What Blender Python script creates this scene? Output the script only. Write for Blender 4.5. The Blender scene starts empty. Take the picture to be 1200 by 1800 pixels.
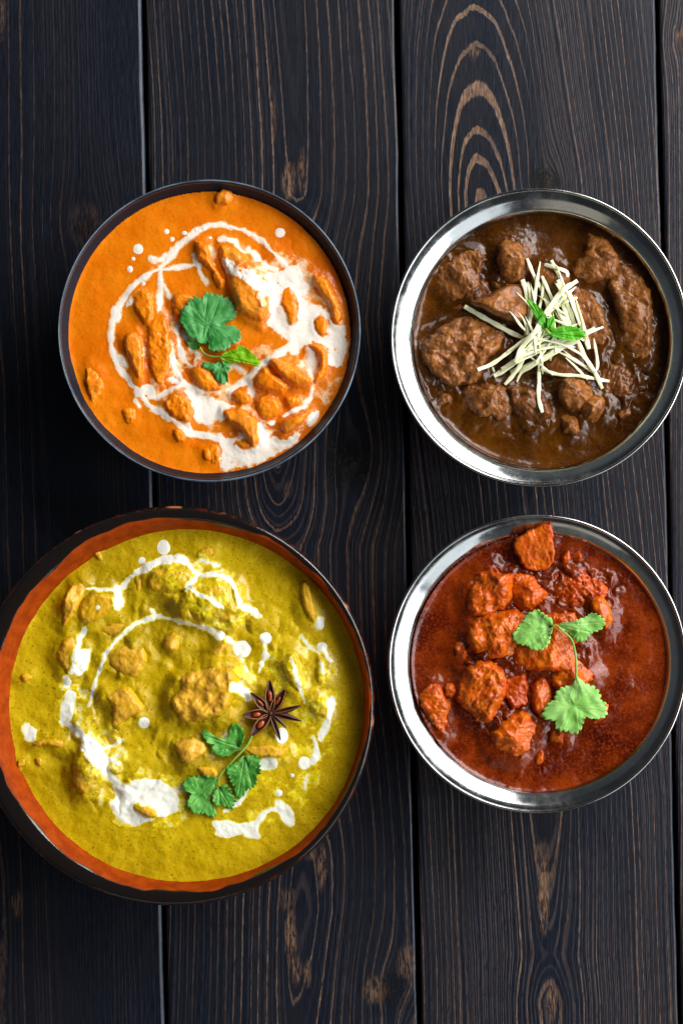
import bpy, math, random
import numpy as np
from mathutils import Vector, Matrix

sc = bpy.context.scene
C = sc.collection
R = math.radians
# ------------------------------------------------------------------ camera
PX = 0.00029            # metres per photograph pixel at rim height
ZR = 0.050              # rim height
CAMH = 1.30
NX, NY = 600.0, 1050.0  # point of the table straight under the camera
cam_d = bpy.data.cameras.new('camera')
cam = bpy.data.objects.new('camera', cam_d); C.objects.link(cam)
cam.location = (0, 0, CAMH)
cam_d.sensor_fit = 'VERTICAL'; cam_d.sensor_height = 36
cam_d.lens = 36 * (CAMH - ZR) / (1800 * PX)
cam_d.shift_y = (NY - 900) / 1800
cam_d.clip_start = 0.05; cam_d.clip_end = 50
sc.camera = cam

# ------------------------------------------------------------------ world, lamps, exposure
w = bpy.data.worlds.new('World'); sc.world = w; w.use_nodes = True
w.node_tree.nodes['Background'].inputs[0].default_value = (0.80, 0.90, 1.0, 1)
wn_, wl_ = w.node_tree.nodes, w.node_tree.links      # a dim room: paler towards the horizon, darker overhead
_tc = wn_.new('ShaderNodeTexCoord'); _sx = wn_.new('ShaderNodeSeparateXYZ'); _mr = wn_.new('ShaderNodeMapRange')
wl_.new(_tc.outputs['Generated'], _sx.inputs[0]); wl_.new(_sx.outputs['Z'], _mr.inputs['Value'])
_mr.inputs['From Min'].default_value = 0.1; _mr.inputs['From Max'].default_value = 0.6
_mr.inputs['To Min'].default_value = 0.15; _mr.inputs['To Max'].default_value = 0.035
wl_.new(_mr.outputs[0], wn_['Background'].inputs[1])
sc.view_settings.view_transform = 'Standard'
sc.view_settings.look = 'None'
sc.view_settings.exposure = 0.0
sc.view_settings.gamma = 1.0

def window_or_bounce(az, el, dist, sx, sy, power, col):
    ld = bpy.data.lights.new('window_or_bounce', 'AREA'); ld.shape = 'RECTANGLE'
    ld.size = sx; ld.size_y = sy; ld.energy = power; ld.color = col
    o = bpy.data.objects.new('window_or_bounce', ld); C.objects.link(o)
    a, e = R(az), R(el)
    t = Vector((0.0, 0.04, 0.05))
    o.location = t + Vector((math.cos(a)*math.cos(e), math.sin(a)*math.cos(e), math.sin(e))) * dist
    o.rotation_euler = (t - o.location).to_track_quat('-Z', 'Y').to_euler()
    return o
for az, p, wd in ((57, 11.0, 0.62), (38, 15.0, 0.66), (19, 10.0, 0.50)):      # window panes with glazing bars between
    window_or_bounce(az, 32, 1.50, wd*0.80, 0.98, p*0.95, (1.0, 0.99, 0.97))
for az, p, wd in ((-3, 8.0, 0.56), (-20, 6.0, 0.52)):
    window_or_bounce(az, 31, 1.45, wd*0.80, 0.90, p, (0.93, 0.97, 1.0))
window_or_bounce(-46, 31, 1.50, 0.60, 0.85, 2.6, (0.88, 0.95, 1.0))
window_or_bounce(-98, 33, 1.70, 0.9, 0.6, 0.8, (1.0, 0.90, 0.74))  # added warm bounce lamp for the rim reflections, not a window

# ------------------------------------------------------------------ numeric helpers
_rng = np.random.RandomState(7)
_T = _rng.rand(256, 256)
def vn(x, y, s=0):
    x = x + s*17.37; y = y + s*31.71
    xi = np.floor(x).astype(int); yi = np.floor(y).astype(int)
    fx = x - xi; fy = y - yi
    fx = fx*fx*(3-2*fx); fy = fy*fy*(3-2*fy)
    a = _T[xi & 255, yi & 255]; b = _T[(xi+1) & 255, yi & 255]
    c = _T[xi & 255, (yi+1) & 255]; d = _T[(xi+1) & 255, (yi+1) & 255]
    return ((a*(1-fx)+b*fx)*(1-fy) + (c*(1-fx)+d*fx)*fy)*2-1
def fbm(x, y, scale, octv=4, s=0, gain=0.5):
    t = 0; a = 1; n = 0
    x = x/scale; y = y/scale
    for i in range(octv):
        xr = x*0.8 - y*0.6; yr = x*0.6 + y*0.8
        t = t + a*vn(xr, yr, s+i*3); n += a; a *= gain; x = xr*2.03; y = yr*2.03
    return t/n*1.4
def sst(a, b, x):
    t = np.clip((x-a)/(b-a), 0, 1); return t*t*(3-2*t)
def chaikin(p, n=2, closed=True):
    p = np.array(p, float)
    for _ in range(n):
        q = np.roll(p, -1, 0) if closed else p[1:]
        r = p if closed else p[:-1]
        a = r*0.78+q*0.22; b = r*0.22+q*0.78
        m = np.empty((len(a)*2, 2)); m[0::2] = a; m[1::2] = b
        if not closed: m = np.vstack([p[:1], m, p[-1:]])
        p = m
    return p
def segdist(x, y, a, b):
    dx, dy = b-a; L = dx*dx+dy*dy+1e-9
    t = np.clip(((x-a[0])*dx+(y-a[1])*dy)/L, 0, 1)
    return np.hypot(x-a[0]-t*dx, y-a[1]-t*dy), t
def sdf(x, y, p):                    # positive inside
    d = np.full(x.shape, 1e9); ins = np.zeros(x.shape, bool)
    n = len(p)
    for i in range(n):
        a = p[i]; b = p[(i+1) % n]
        d = np.minimum(d, segdist(x, y, a, b)[0])
        c = (a[1] > y) != (b[1] > y)
        xx = (b[0]-a[0])*(y-a[1])/((b[1]-a[1]) if abs(b[1]-a[1]) > 1e-9 else 1e-9)+a[0]
        ins ^= c & (x < xx)
    return np.where(ins, d, -d)
def W(px, py, hz, zr):
    """table layout: pixel of the photograph -> metres at the bowl's own level zr; hz = height above zr in pixels"""
    s = PX*(CAMH-zr)/(CAMH-ZR)
    return (px-NX)*s, (NY-py)*s, zr + hz*PX

def mesh_np(name, V, F, mat, parent=None, smooth=True, attrs=None, loc=None):
    me = bpy.data.meshes.new(name)
    V = np.asarray(V, float)
    if loc is not None: V = V - np.array(loc)
    if isinstance(F, np.ndarray):
        k = F.shape[1]
        me.vertices.add(len(V)); me.vertices.foreach_set('co', V.ravel())
        me.loops.add(F.size); me.loops.foreach_set('vertex_index', F.ravel().astype(np.int32))
        me.polygons.add(len(F)); me.polygons.foreach_set('loop_start', np.arange(0, F.size, k, dtype=np.int32))
        me.update(calc_edges=True)
    else:
        me.from_pydata(V.tolist(), [], F); me.update()
    me.polygons.foreach_set('use_smooth', [smooth]*len(me.polygons))
    for k, a in (attrs or {}).items():
        at = me.attributes.new(k, 'FLOAT', 'POINT'); at.data.foreach_set('value', np.asarray(a, np.float32).ravel())
    if mat: me.materials.append(mat)
    o = bpy.data.objects.new(name, me); C.objects.link(o)
    if loc is not None: o.location = loc
    if parent: o.parent = parent
    return o
def tag(o, label=None, cat=None, group=None, kind=None):
    if label: o['label'] = label
    if cat: o['category'] = cat
    if group: o['group'] = group
    if kind: o['kind'] = kind
    return o
def empty(name, loc, *a, **k):
    o = bpy.data.objects.new(name, None); C.objects.link(o); o.location = loc; o.empty_display_size = 0.01
    return tag(o, *a, **k)
def parent_keep(o, p):
    o.parent = p; o.location = Vector(o.location) - Vector(p.location)

# ------------------------------------------------------------------ materials
def srgb(r, g, b):
    f = lambda c: (c/255/12.92) if c/255 <= 0.04045 else ((c/255+0.055)/1.055)**2.4
    return (f(r), f(g), f(b), 1)
class NT:
    def __init__(s, name):
        s.m = bpy.data.materials.new(name); s.m.use_nodes = True
        s.n = s.m.node_tree.nodes; s.l = s.m.node_tree.links
        s.b = s.n['Principled BSDF']; s.tc = s.n.new('ShaderNodeTexCoord')
    def put(s, sock, v):
        if isinstance(v, bpy.types.NodeSocket): s.l.new(v, sock)
        elif v is not None: sock.default_value = v
    def coord(s, scale=(1, 1, 1), loc=(0, 0, 0)):
        m = s.n.new('ShaderNodeMapping'); m.inputs['Scale'].default_value = scale; m.inputs['Location'].default_value = loc
        s.l.new(s.tc.outputs['Object'], m.inputs['Vector']); return m.outputs[0]
    def noise(s, scale, det=4, rough=0.5, vec=None, dist=0.0, dim='3D', w_=None, col=False):
        n = s.n.new('ShaderNodeTexNoise'); n.noise_dimensions = dim
        n.inputs['Scale'].default_value = scale; n.inputs['Detail'].default_value = det
        n.inputs['Roughness'].default_value = rough; n.inputs['Distortion'].default_value = dist
        if dim == '1D': s.put(n.inputs['W'], w_)
        else: s.l.new(vec if vec is not None else s.tc.outputs['Object'], n.inputs['Vector'])
        return n.outputs['Color' if col else 'Fac']
    def voro(s, scale, vec=None, feat='F1', rnd=1.0):
        n = s.n.new('ShaderNodeTexVoronoi'); n.feature = feat; n.inputs['Scale'].default_value = scale
        n.inputs['Randomness'].default_value = rnd
        s.l.new(vec if vec is not None else s.tc.outputs['Object'], n.inputs['Vector']); return n.outputs['Distance']
    def ramp(s, f, a, b, lo=0.0, hi=1.0):
        n = s.n.new('ShaderNodeMapRange'); n.interpolation_type = 'SMOOTHSTEP'
        s.put(n.inputs['Value'], f); n.inputs['From Min'].default_value = a; n.inputs['From Max'].default_value = b
        n.inputs['To Min'].default_value = lo; n.inputs['To Max'].default_value = hi; return n.outputs[0]
    def math(s, op, a, b=0.0, c=None):
        n = s.n.new('ShaderNodeMath'); n.operation = op
        s.put(n.inputs[0], a); s.put(n.inputs[1], b)
        if c is not None: s.put(n.inputs[2], c)
        return n.outputs[0]
    def mix(s, f, a, b, mode='MIX'):
        n = s.n.new('ShaderNodeMix'); n.data_type = 'RGBA'; n.blend_type = mode
        s.put(n.inputs[0], f); s.put(n.inputs[6], a); s.put(n.inputs[7], b); return n.outputs[2]
    def attr(s, name):
        n = s.n.new('ShaderNodeAttribute'); n.attribute_name = name; return n.outputs['Fac']
    def bump(s, h, strength=0.5, dist=0.0003, prev=None):
        n = s.n.new('ShaderNodeBump'); n.inputs['Strength'].default_value = strength; n.inputs['Distance'].default_value = dist
        s.put(n.inputs['Height'], h)
        if prev is not None: s.l.new(prev, n.inputs['Normal'])
        return n.outputs[0]
    def out(s, col=None, rough=None, normal=None, metal=None, spec=None, sss=None, sssr=None, coat=None, coatr=None, ior=None, trans=None):
        i = s.b.inputs
        s.put(i['Base Color'], col); s.put(i['Roughness'], rough); s.put(i['Metallic'], metal)
        if normal is not None: s.l.new(normal, i['Normal'])
        if spec is not None: s.put(i['Specular IOR Level'], spec)
        if sss is not None:
            i['Subsurface Weight'].default_value = sss; i['Subsurface Radius'].default_value = sssr or (1, .4, .15); i['Subsurface Scale'].default_value = 0.002
        if coat is not None: i['Coat Weight'].default_value = coat; i['Coat Roughness'].default_value = coatr or 0.08
        if ior is not None: i['IOR'].default_value = ior
        return s.m

def sauce_col(t, c1, c2, dark, grain, spk, big):
    g = t.n.new('ShaderNodeNewGeometry').outputs['Position']; t.g = g
    n1 = t.noise(60, 5, 0.6, g); n2 = t.noise(700, 3, 0.6, g)
    col = t.mix(t.ramp(n1, 0.35, 0.68), c1, c2)
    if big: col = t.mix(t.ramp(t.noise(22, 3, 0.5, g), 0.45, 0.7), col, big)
    sp = t.ramp(t.noise(1100, 2, 0.5, g), 0.62, 0.70)
    sp2 = t.ramp(t.voro(300, g), 0.19, 0.10)
    msk = t.ramp(t.noise(90, 2, 0.5, g), 0.35, 0.5)
    col = t.mix(t.math('MULTIPLY', t.math('MAXIMUM', sp, t.math('MULTIPLY', sp2, msk)), spk), col, dark)
    col = t.mix(t.math('MULTIPLY', t.ramp(n2, 0.48, 0.66), min(0.38*grain, 0.75)), col, c2)
    return col, n2
def m_sauce(name, c1, c2, dark, rough=0.28, grain=1.0, spk=0.5, coat=0.3, big=None, sss=0.0):
    t = NT(name); col, n2 = sauce_col(t, c1, c2, dark, grain, spk, big)
    b = t.bump(n2, 0.35*grain, 0.0003)
    b = t.bump(t.noise(2600, 2), 0.18*grain, 0.0001, b)
    return t.out(col, t.ramp(n2, 0.3, 0.7, rough*0.8, rough*1.3), b, coat=coat, coatr=0.05, spec=0.22, sss=sss)
def m_meat(name, c1, c2, c3, sauce, rough=0.35, grain=1.0, fib=0.5, coat=0.35, bare=None, sss=0.0, cov=(0.25, 0.75)):
    t = NT(name); scol, n2 = sauce_col(t, *sauce)
    n1 = t.noise(120, 5, 0.65, t.g, dist=1.2)
    fv = t.coord((900, 240, 500)); f = t.noise(1.0, 3, 0.6, fv, dist=0.8)
    col = t.mix(t.ramp(n1, 0.33, 0.66), c1, c2)
    col = t.mix(t.math('MULTIPLY', t.ramp(f, 0.5, 0.75), fib), col, c3)
    if bare is not None:
        col = t.mix(t.math('MULTIPLY', t.attr('bare'), t.ramp(t.noise(260, 4, 0.65, t.g), 0.38, 0.62, 0.15, 1.0)), col, bare)
    cv = t.ramp(t.math('ADD', t.attr('up'), t.math('MULTIPLY', t.math('SUBTRACT', n1, 0.5), 0.9)), cov[0], cov[1])
    col = t.mix(cv, scol, col)
    h = t.math('ADD', t.math('MULTIPLY', n2, 0.7), t.math('MULTIPLY', f, 0.5*fib+0.1))
    b = t.bump(n1, 0.18*grain, 0.0005)
    b = t.bump(h, 0.5*grain, 0.0004, b)
    b = t.bump(t.noise(1500, 3, 0.6, t.g), 0.4*grain, 0.00025, b)
    return t.out(col, t.ramp(n2, 0.35, 0.65, rough*0.7, rough*1.4), b, coat=coat, coatr=0.06, spec=0.22, sss=sss)
M = {}
SO = (srgb(230, 116, 0), srgb(238, 132, 8), srgb(150, 60, 2), 0.4, 0.35, srgb(222, 106, 0))
SY = (srgb(192, 158, 2), srgb(212, 178, 14), srgb(92, 70, 4), 0.9, 0.65, srgb(172, 142, 4))
SB = (srgb(62, 30, 0), srgb(90, 48, 0), srgb(28, 12, 0), 1.0, 0.4, srgb(52, 24, 0))
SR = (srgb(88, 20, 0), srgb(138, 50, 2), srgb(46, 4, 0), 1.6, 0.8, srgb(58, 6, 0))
def sk(S): return dict(c1=S[0], c2=S[1], dark=S[2], grain=S[3], spk=S[4], big=S[5])
M['s_or'] = m_sauce('orange_sauce', rough=0.32, coat=0.2, sss=0.15, **sk(SO))
M['s_ye'] = m_sauce('yellow_sauce', rough=0.36, coat=0.03, sss=0.1, **sk(SY))
M['s_br'] = m_sauce('brown_sauce', rough=0.25, coat=0.4, **sk(SB))
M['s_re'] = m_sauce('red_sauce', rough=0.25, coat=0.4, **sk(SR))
M['m_or'] = m_meat('sauced_chicken', srgb(234, 118, 2), srgb(246, 144, 16), srgb(250, 166, 50), SO, 0.30, 0.35, 0.35, 0.2, srgb(246, 164, 66), 0.15)
M['m_ye'] = m_meat('turmeric_chicken', srgb(204, 152, 8), srgb(218, 170, 20), srgb(240, 186, 50), SY, 0.36, 0.3, 0.4, 0.15, srgb(244, 180, 70), 0.15, cov=(0.45, 1.0))
M['m_br'] = m_meat('braised_meat', srgb(70, 33, 4), srgb(112, 62, 17), srgb(156, 97, 44), SB, 0.42, 0.8, 0.7, 0.3, srgb(170, 106, 50))
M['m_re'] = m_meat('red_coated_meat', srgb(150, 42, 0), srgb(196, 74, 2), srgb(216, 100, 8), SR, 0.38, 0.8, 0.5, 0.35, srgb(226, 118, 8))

def m_cream(name, S, tint, white):
    t = NT(name); scol, n2 = sauce_col(t, *S)
    a = t.attr('thick'); n = t.noise(360, 5, 0.7, t.g)
    lf = t.noise(110, 3, 0.6, t.g); n3 = t.noise(900, 3, 0.6, t.g)
    q = t.math('ADD', a, t.math('MULTIPLY', t.math('SUBTRACT', n, 0.5), 0.75))
    q = t.math('ADD', q, t.math('MULTIPLY', t.math('SUBTRACT', n3, 0.5), 0.45))
    q = t.math('SUBTRACT', q, t.math('MULTIPLY', t.ramp(lf, 0.46, 0.64), t.ramp(a, 1.0, 0.6, 0.12, 0.45)))
    col = t.mix(t.ramp(q, 0.16, 0.50), scol, tint)
    col = t.mix(t.ramp(q, 0.40, 0.80), col, white)
    return t.out(col, 0.32, t.bump(n, 0.12, 0.0002), coat=0.1, sss=0.1)
M['cr_or'] = m_cream('cream_on_orange', SO, srgb(250, 190, 130), srgb(248, 236, 222))
M['cr_ye'] = m_cream('cream_on_yellow', SY, srgb(236, 212, 10), srgb(250, 248, 232))

def m_leaf(name, c1, c2, vein):
    t = NT(name)
    col = t.mix(t.ramp(t.noise(110, 4, 0.6), 0.35, 0.65), c1, c2)
    v = t.attr('vein')
    col = t.mix(t.math('MULTIPLY', v, 0.75), col, vein)
    n = t.noise(900, 3)
    b = t.bump(t.math('SUBTRACT', t.math('MULTIPLY', n, 0.4), v), 0.5, 0.0003)
    m = t.out(col, 0.42, b, spec=0.4)
    # thin leaf: some light passes through
    tr = t.n.new('ShaderNodeBsdfTranslucent'); t.put(tr.inputs[0], t.mix(0.5, col, srgb(150, 210, 30)))
    mx = t.n.new('ShaderNodeMixShader'); mx.inputs[0].default_value = 0.22
    t.l.new(t.b.outputs[0], mx.inputs[1]); t.l.new(tr.outputs[0], mx.inputs[2])
    t.l.new(mx.outputs[0], t.n['Material Output'].inputs[0]); return m
M['leaf_dark'] = m_leaf('coriander_dark', srgb(58, 146, 62), srgb(104, 184, 104), srgb(70, 150, 60))
M['leaf_mid'] = m_leaf('coriander_green', srgb(70, 158, 52), srgb(116, 192, 84), srgb(160, 214, 120))
M['leaf_pale'] = m_leaf('coriander_pale', srgb(138, 204, 88), srgb(172, 226, 124), srgb(206, 240, 160))
M['leaf_lime'] = m_leaf('coriander_lime', srgb(126, 190, 10), srgb(152, 210, 26), srgb(80, 160, 14))
M['mint'] = m_leaf('mint_green', srgb(72, 170, 28), srgb(112, 204, 44), srgb(40, 130, 20))
M['stem'] = m_leaf('stem_green', srgb(140, 186, 70), srgb(160, 200, 90), srgb(160, 200, 90))
t = NT('ginger_flesh')
gn = t.noise(1.0, 4, 0.6, t.coord((700, 700, 700)))
M['ginger'] = t.out(t.mix(t.ramp(gn, 0.35, 0.65), srgb(246, 244, 180), srgb(255, 254, 228)), 0.36, t.bump(gn, 0.25, 0.0003), coat=0.2, sss=0.25, sssr=(1, .9, .45))
t = NT('anise_husk')
an = t.noise(500, 4, 0.6)
M['anise'] = t.out(t.mix(t.attr('rim'), t.mix(t.ramp(an, 0.3, 0.7), srgb(44, 22, 14), srgb(86, 46, 28)), srgb(158, 100, 60)), 0.4, t.bump(an, 0.5, 0.0004))
t = NT('anise_seed_shell'); M['seed'] = t.out(t.mix(t.ramp(t.noise(260, 2), 0.4, 0.6), srgb(130, 50, 16), srgb(176, 78, 30)), 0.15)

# steel, black ceramic, terracotta
t = NT('polished_steel')
sn = t.noise(26, 3, 0.5); scr = t.noise(1.0, 3, 0.6, t.coord((1500, 60, 1500)))
b = t.bump(t.noise(48, 3, 0.5), 0.16, 0.0012); b = t.bump(scr, 0.03, 0.0002, b)
M['steel'] = t.out(t.mix(t.ramp(sn, 0.35, 0.7), (0.46, 0.47, 0.46, 1), (0.54, 0.55, 0.55, 1)), t.ramp(t.noise(60, 5, 0.7), 0.4, 0.7, 0.13, 0.26), b, metal=1.0)
t = NT('black_stoneware')
bn = t.noise(900, 3)
M['black_lip'] = None
M['black'] = t.out((0.007, 0.011, 0.019, 1), 0.42, t.bump(bn, 0.04, 0.0001), spec=0.16)
t = NT('black_glazed_lip'); M['black_lip'] = t.out((0.010, 0.013, 0.018, 1), 0.2, spec=0.5)
t = NT('painted_rim_highlight'); M['rim_blue'] = t.out(t.mix(t.ramp(t.noise(60, 4, 0.6), 0.35, 0.65), (0.05, 0.075, 0.11, 1), (0.16, 0.21, 0.27, 1)), 0.25)  # reflected highlight along the lip, painted as a blue-grey colour
t = NT('glazed_terracotta')
gl = t.attr('glaze'); wr = t.attr('wear')
tn = t.noise(160, 4, 0.6); tf = t.noise(900, 3)
clay = t.mix(t.ramp(tn, 0.3, 0.7), srgb(138, 48, 2), srgb(166, 66, 6))
g0 = t.ramp(gl, -0.6, 0.6)
wm = t.math('MULTIPLY', wr, t.ramp(t.noise(260, 3, 0.7), 0.5, 0.62))
col = t.mix(g0, clay, t.mix(wm, (0.010, 0.007, 0.006, 1), srgb(84, 30, 12)))
col = t.mix(t.attr('chip'), col, srgb(206, 136, 90))
M['terra'] = t.out(col, t.ramp(g0, 0, 1, 0.6, 0.06), t.bump(t.math('ADD', t.math('MULTIPLY', g0, 1.2), t.math('MULTIPLY', tf, 0.10)), 0.6, 0.0008), spec=t.ramp(g0, 0, 1, 0.1, 0.6))

# dark wood: 'ring' = growth ring coordinate in pixels, stored on the boards
def m_wood(seed, period=13.0, fine=0.5, lines=1.0):
    t = NT('dark_stained_wood')
    ring = t.math('ADD', t.attr('ring'), seed*371.0)
    wl = t.noise(0.03, 2, 0.5, dim='1D', w_=ring)
    jit = t.math('MULTIPLY', t.math('SUBTRACT', t.noise(1.0, 3, 0.6, t.coord((700, 160, 1))), 0.5), 0.16)
    u = t.math('ADD', t.math('ADD', t.math('DIVIDE', ring, period), t.math('MULTIPLY', wl, 0.5)), jit)
    fr = t.math('FRACT', u); cell = t.math('FLOOR', u)
    wn = t.n.new('ShaderNodeTexWhiteNoise'); wn.noise_dimensions = '1D'; t.l.new(cell, wn.inputs['W']); rnd = wn.outputs['Value']
    edge = t.math('ABSOLUTE', t.math('SUBTRACT', fr, 0.5))
    wid = t.math('MULTIPLY', t.ramp(rnd, 0, 1, 0.03, 0.085), t.attr('wide'))
    line = t.ramp(t.math('DIVIDE', edge, wid), 1.2, 0.7)
    br = t.ramp(t.noise(1.0, 4, 0.7, t.coord((1300, 130, 1), (0.3*seed, 0, 0))), 0.34, 0.52, 0.12, 1.0)
    br2 = t.ramp(t.noise(1.0, 2, 0.5, t.coord((30, 7, 1), (seed, 0, 0))), 0.33, 0.6, 0.35, 1.0)
    wear = t.attr('wear')
    amp = t.math('ADD', t.math('MULTIPLY', rnd, 0.65), 0.35)
    line = t.math('MULTIPLY', t.math('MULTIPLY', line, br), t.math('MULTIPLY', br2, t.math('MULTIPLY', amp, lines)))
    line = t.math('MULTIPLY', line, wear)
    u2 = t.math('DIVIDE', ring, period/2.5)
    f2 = t.ramp(t.math('ABSOLUTE', t.math('SUBTRACT', t.math('FRACT', t.math('ADD', u2, t.math('ADD', jit, t.math('MULTIPLY', wl, 4.0)))), 0.5)), 0.2, 0.06)
    f2 = t.math('MULTIPLY', f2, t.math('MULTIPLY', br, t.math('MULTIPLY', t.attr('fine'), fine)))
    f2 = t.math('MULTIPLY', f2, t.ramp(t.noise(1.0, 2, 0.5, t.coord((30, 6, 1), (7+seed, 1, 0))), 0.38, 0.6, 0.2, 1.0))
    pat = t.math('MULTIPLY', t.attr('patch'), t.ramp(t.math('ADD', t.noise(1.0, 5, 0.7, t.coord((1300, 130, 1))), t.math('MULTIPLY', line, 0.3)), 0.44, 0.56))
    pores = t.noise(1.0, 3, 0.6, t.coord((2400, 90, 1)))
    base = t.mix(t.ramp(pores, 0.3, 0.75), (0.0035, 0.0048, 0.0092, 1), (0.0085, 0.0122, 0.0235, 1))
    base = t.mix(t.ramp(t.noise(1.0, 3, 0.5, t.coord((28, 6, 1), (seed, 3, 0))), 0.4, 0.7), base, (0.0095, 0.0100, 0.0150, 1))
    bare = t.mix(t.ramp(t.noise(1.0, 3, 0.6, t.coord((1200, 160, 1))), 0.35, 0.7), srgb(88, 64, 48), srgb(142, 110, 86))
    col = t.mix(t.math('MULTIPLY', f2, 0.5), base, srgb(104, 90, 86))
    col = t.mix(t.math('MINIMUM', t.math('MAXIMUM', line, pat), 1.0), col, bare)
    kn = t.attr('knot')
    col = t.mix(t.math('MULTIPLY', kn, 0.85), col, t.mix(t.ramp(t.noise(160, 4, 0.7, dist=1.5), 0.52, 0.68), (0.004, 0.0035, 0.0035, 1), srgb(60, 44, 34)))
    b = t.bump(t.math('ADD', t.math('MULTIPLY', line, -0.7), t.math('MULTIPLY', pores, 0.6)), 0.5, 0.0003)
    b = t.bump(t.noise(1.0, 3, 0.6, t.coord((900, 24, 1))), 0.2, 0.0004, b)
    ed = t.attr('bevel_sheen')
    col = t.mix(t.math('MULTIPLY', ed, t.ramp(t.noise(1.0, 3, 0.6, t.coord((300, 25, 1))), 0.35, 0.6, 0.1, 0.6)), col, (0.022, 0.038, 0.070, 1))  # right-hand bevels tinted paler blue: their sheen painted into the colour
    return t.out(col, t.ramp(pores, 0.3, 0.7, 0.28, 0.42), b, spec=0.30)

# ------------------------------------------------------------------ table of planks
TILT = 0.0222
def ring_field(k, x, y):
    """growth ring coordinate of board k at photograph pixel x, y"""
    xs = x - TILT*y
    wob = fbm(x, y/6, 60, 3, 40+k)*3.5 + fbm(x, y/16, 14, 2, 60+k)*0.8
    def knot(xx, kx, ky, K, st=2.6):
        dx = xx-kx; r2 = dx*dx + ((y-ky)/st)**2
        return kx + dx*(r2/(r2+K*K)) + dx*0.02
    if k == 1:        # left board
        xe = knot(x, 152, 385, 34, 1.4); xc = -60 + 0.03*y; d = 60+0*y
        u = np.hypot(xe-xc, d)
    elif k == 2:      # second board
        xe = knot(x, 612, 805, 46, 1.7)
        xe = knot(xe, 700, 1730, 38, 1.5)
        xc = 498 + 0.014*y + 14*np.sin(y/190.0)
        d = np.interp(y, [-400, 0, 340, 420, 560, 700, 800, 880, 960, 1200, 1400, 1500, 1600, 1730, 1900, 2200],
                      [40, 26, 33, 50, 62, 40, 18, 34, 60, 74, 48, 30, 22, 30, 46, 60])
        u = np.hypot((xe-xc)*np.where(xe > xc, 0.82, 1.0), d)
    elif k == 3:      # board with the cathedral arches
        xe = knot(x, 958, 322, 30, 1.5)
        xc = np.interp(y, [-400, 0, 100, 340, 600, 900, 1400, 1700, 2200], [815, 826, 832, 850, 872, 905, 952, 962, 975])
        d = np.interp(y, [-400, 0, 85, 160, 230, 285, 335, 420, 700, 1000, 1250, 1440, 1680, 1760, 2200],
                      [130, 84, 66, 52, 39, 27, 15, 6, 4, 4, 8, 18, 33, 22, 40])
        dx = xe-xc; dx = np.where(dx > 0, dx*0.66+np.maximum(dx-40, 0)*0.26+np.maximum(dx-95, 0)*0.45, dx*0.9-np.maximum(-dx-70, 0)*-0.3*-1)
        u = np.hypot(dx, d)
    elif k == 4:
        xe = knot(x, 1200, 70, 26, 1.5); xc = 1560+0*y; u = np.hypot(xe-xc, 60)
    else:
        u = np.hypot(x-(k*440-300), 50+0.02*y)
    return u + wob
PATCH = {2: [((508, 318), 12, 34, .9), ((505, 1580), 14, 22, .5), ((511, 1645), 10, 50, 1), ((522, 1705), 8, 26, .8), ((541, 1712), 6, 24, .8), ((565, 1525), 9, 40, .9),
             ((505, 862), 9, 14, .5), ((660, 1740), 22, 24, .7), ((715, 1690), 20, 30, .6), ((480, 210), 5, 60, .6), ((530, 300), 6, 40, .7), ((545, 1500), 14, 9, .8)],
         3: [((955, 1565), 10, 84, 1), ((951, 1500), 15, 18, .5), ((968, 1765), 10, 36, .9), ((830, 92), 12, 10, .8), ((836, 166), 8, 7, .6)],
         4: [((1198, 68), 10, 20, .9)], 1: [((150, 395), 34, 40, .22), ((30, 1590), 12, 24, .5), ((4, 30), 4, 40, .7)]}
KNOTS = {1: [(150, 398, 20, 24, .6)], 2: [(612, 810, 50, 56, .8), (600, 806, 20, 26, .9), (690, 1740, 30, 34, .5)], 3: [(955, 322, 34, 30, 1.0)], 4: [(1205, 75, 20, 24, .7)]}
EDGES = [(-640, -198), (-191, 249), (256, 692.5), (701, 1151), (1158, 1600), (1608, 2050)]
table = empty('wooden_table', (0, 0, 0), 'dark stained brushed plank table top under all four bowls', 'table')
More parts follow.
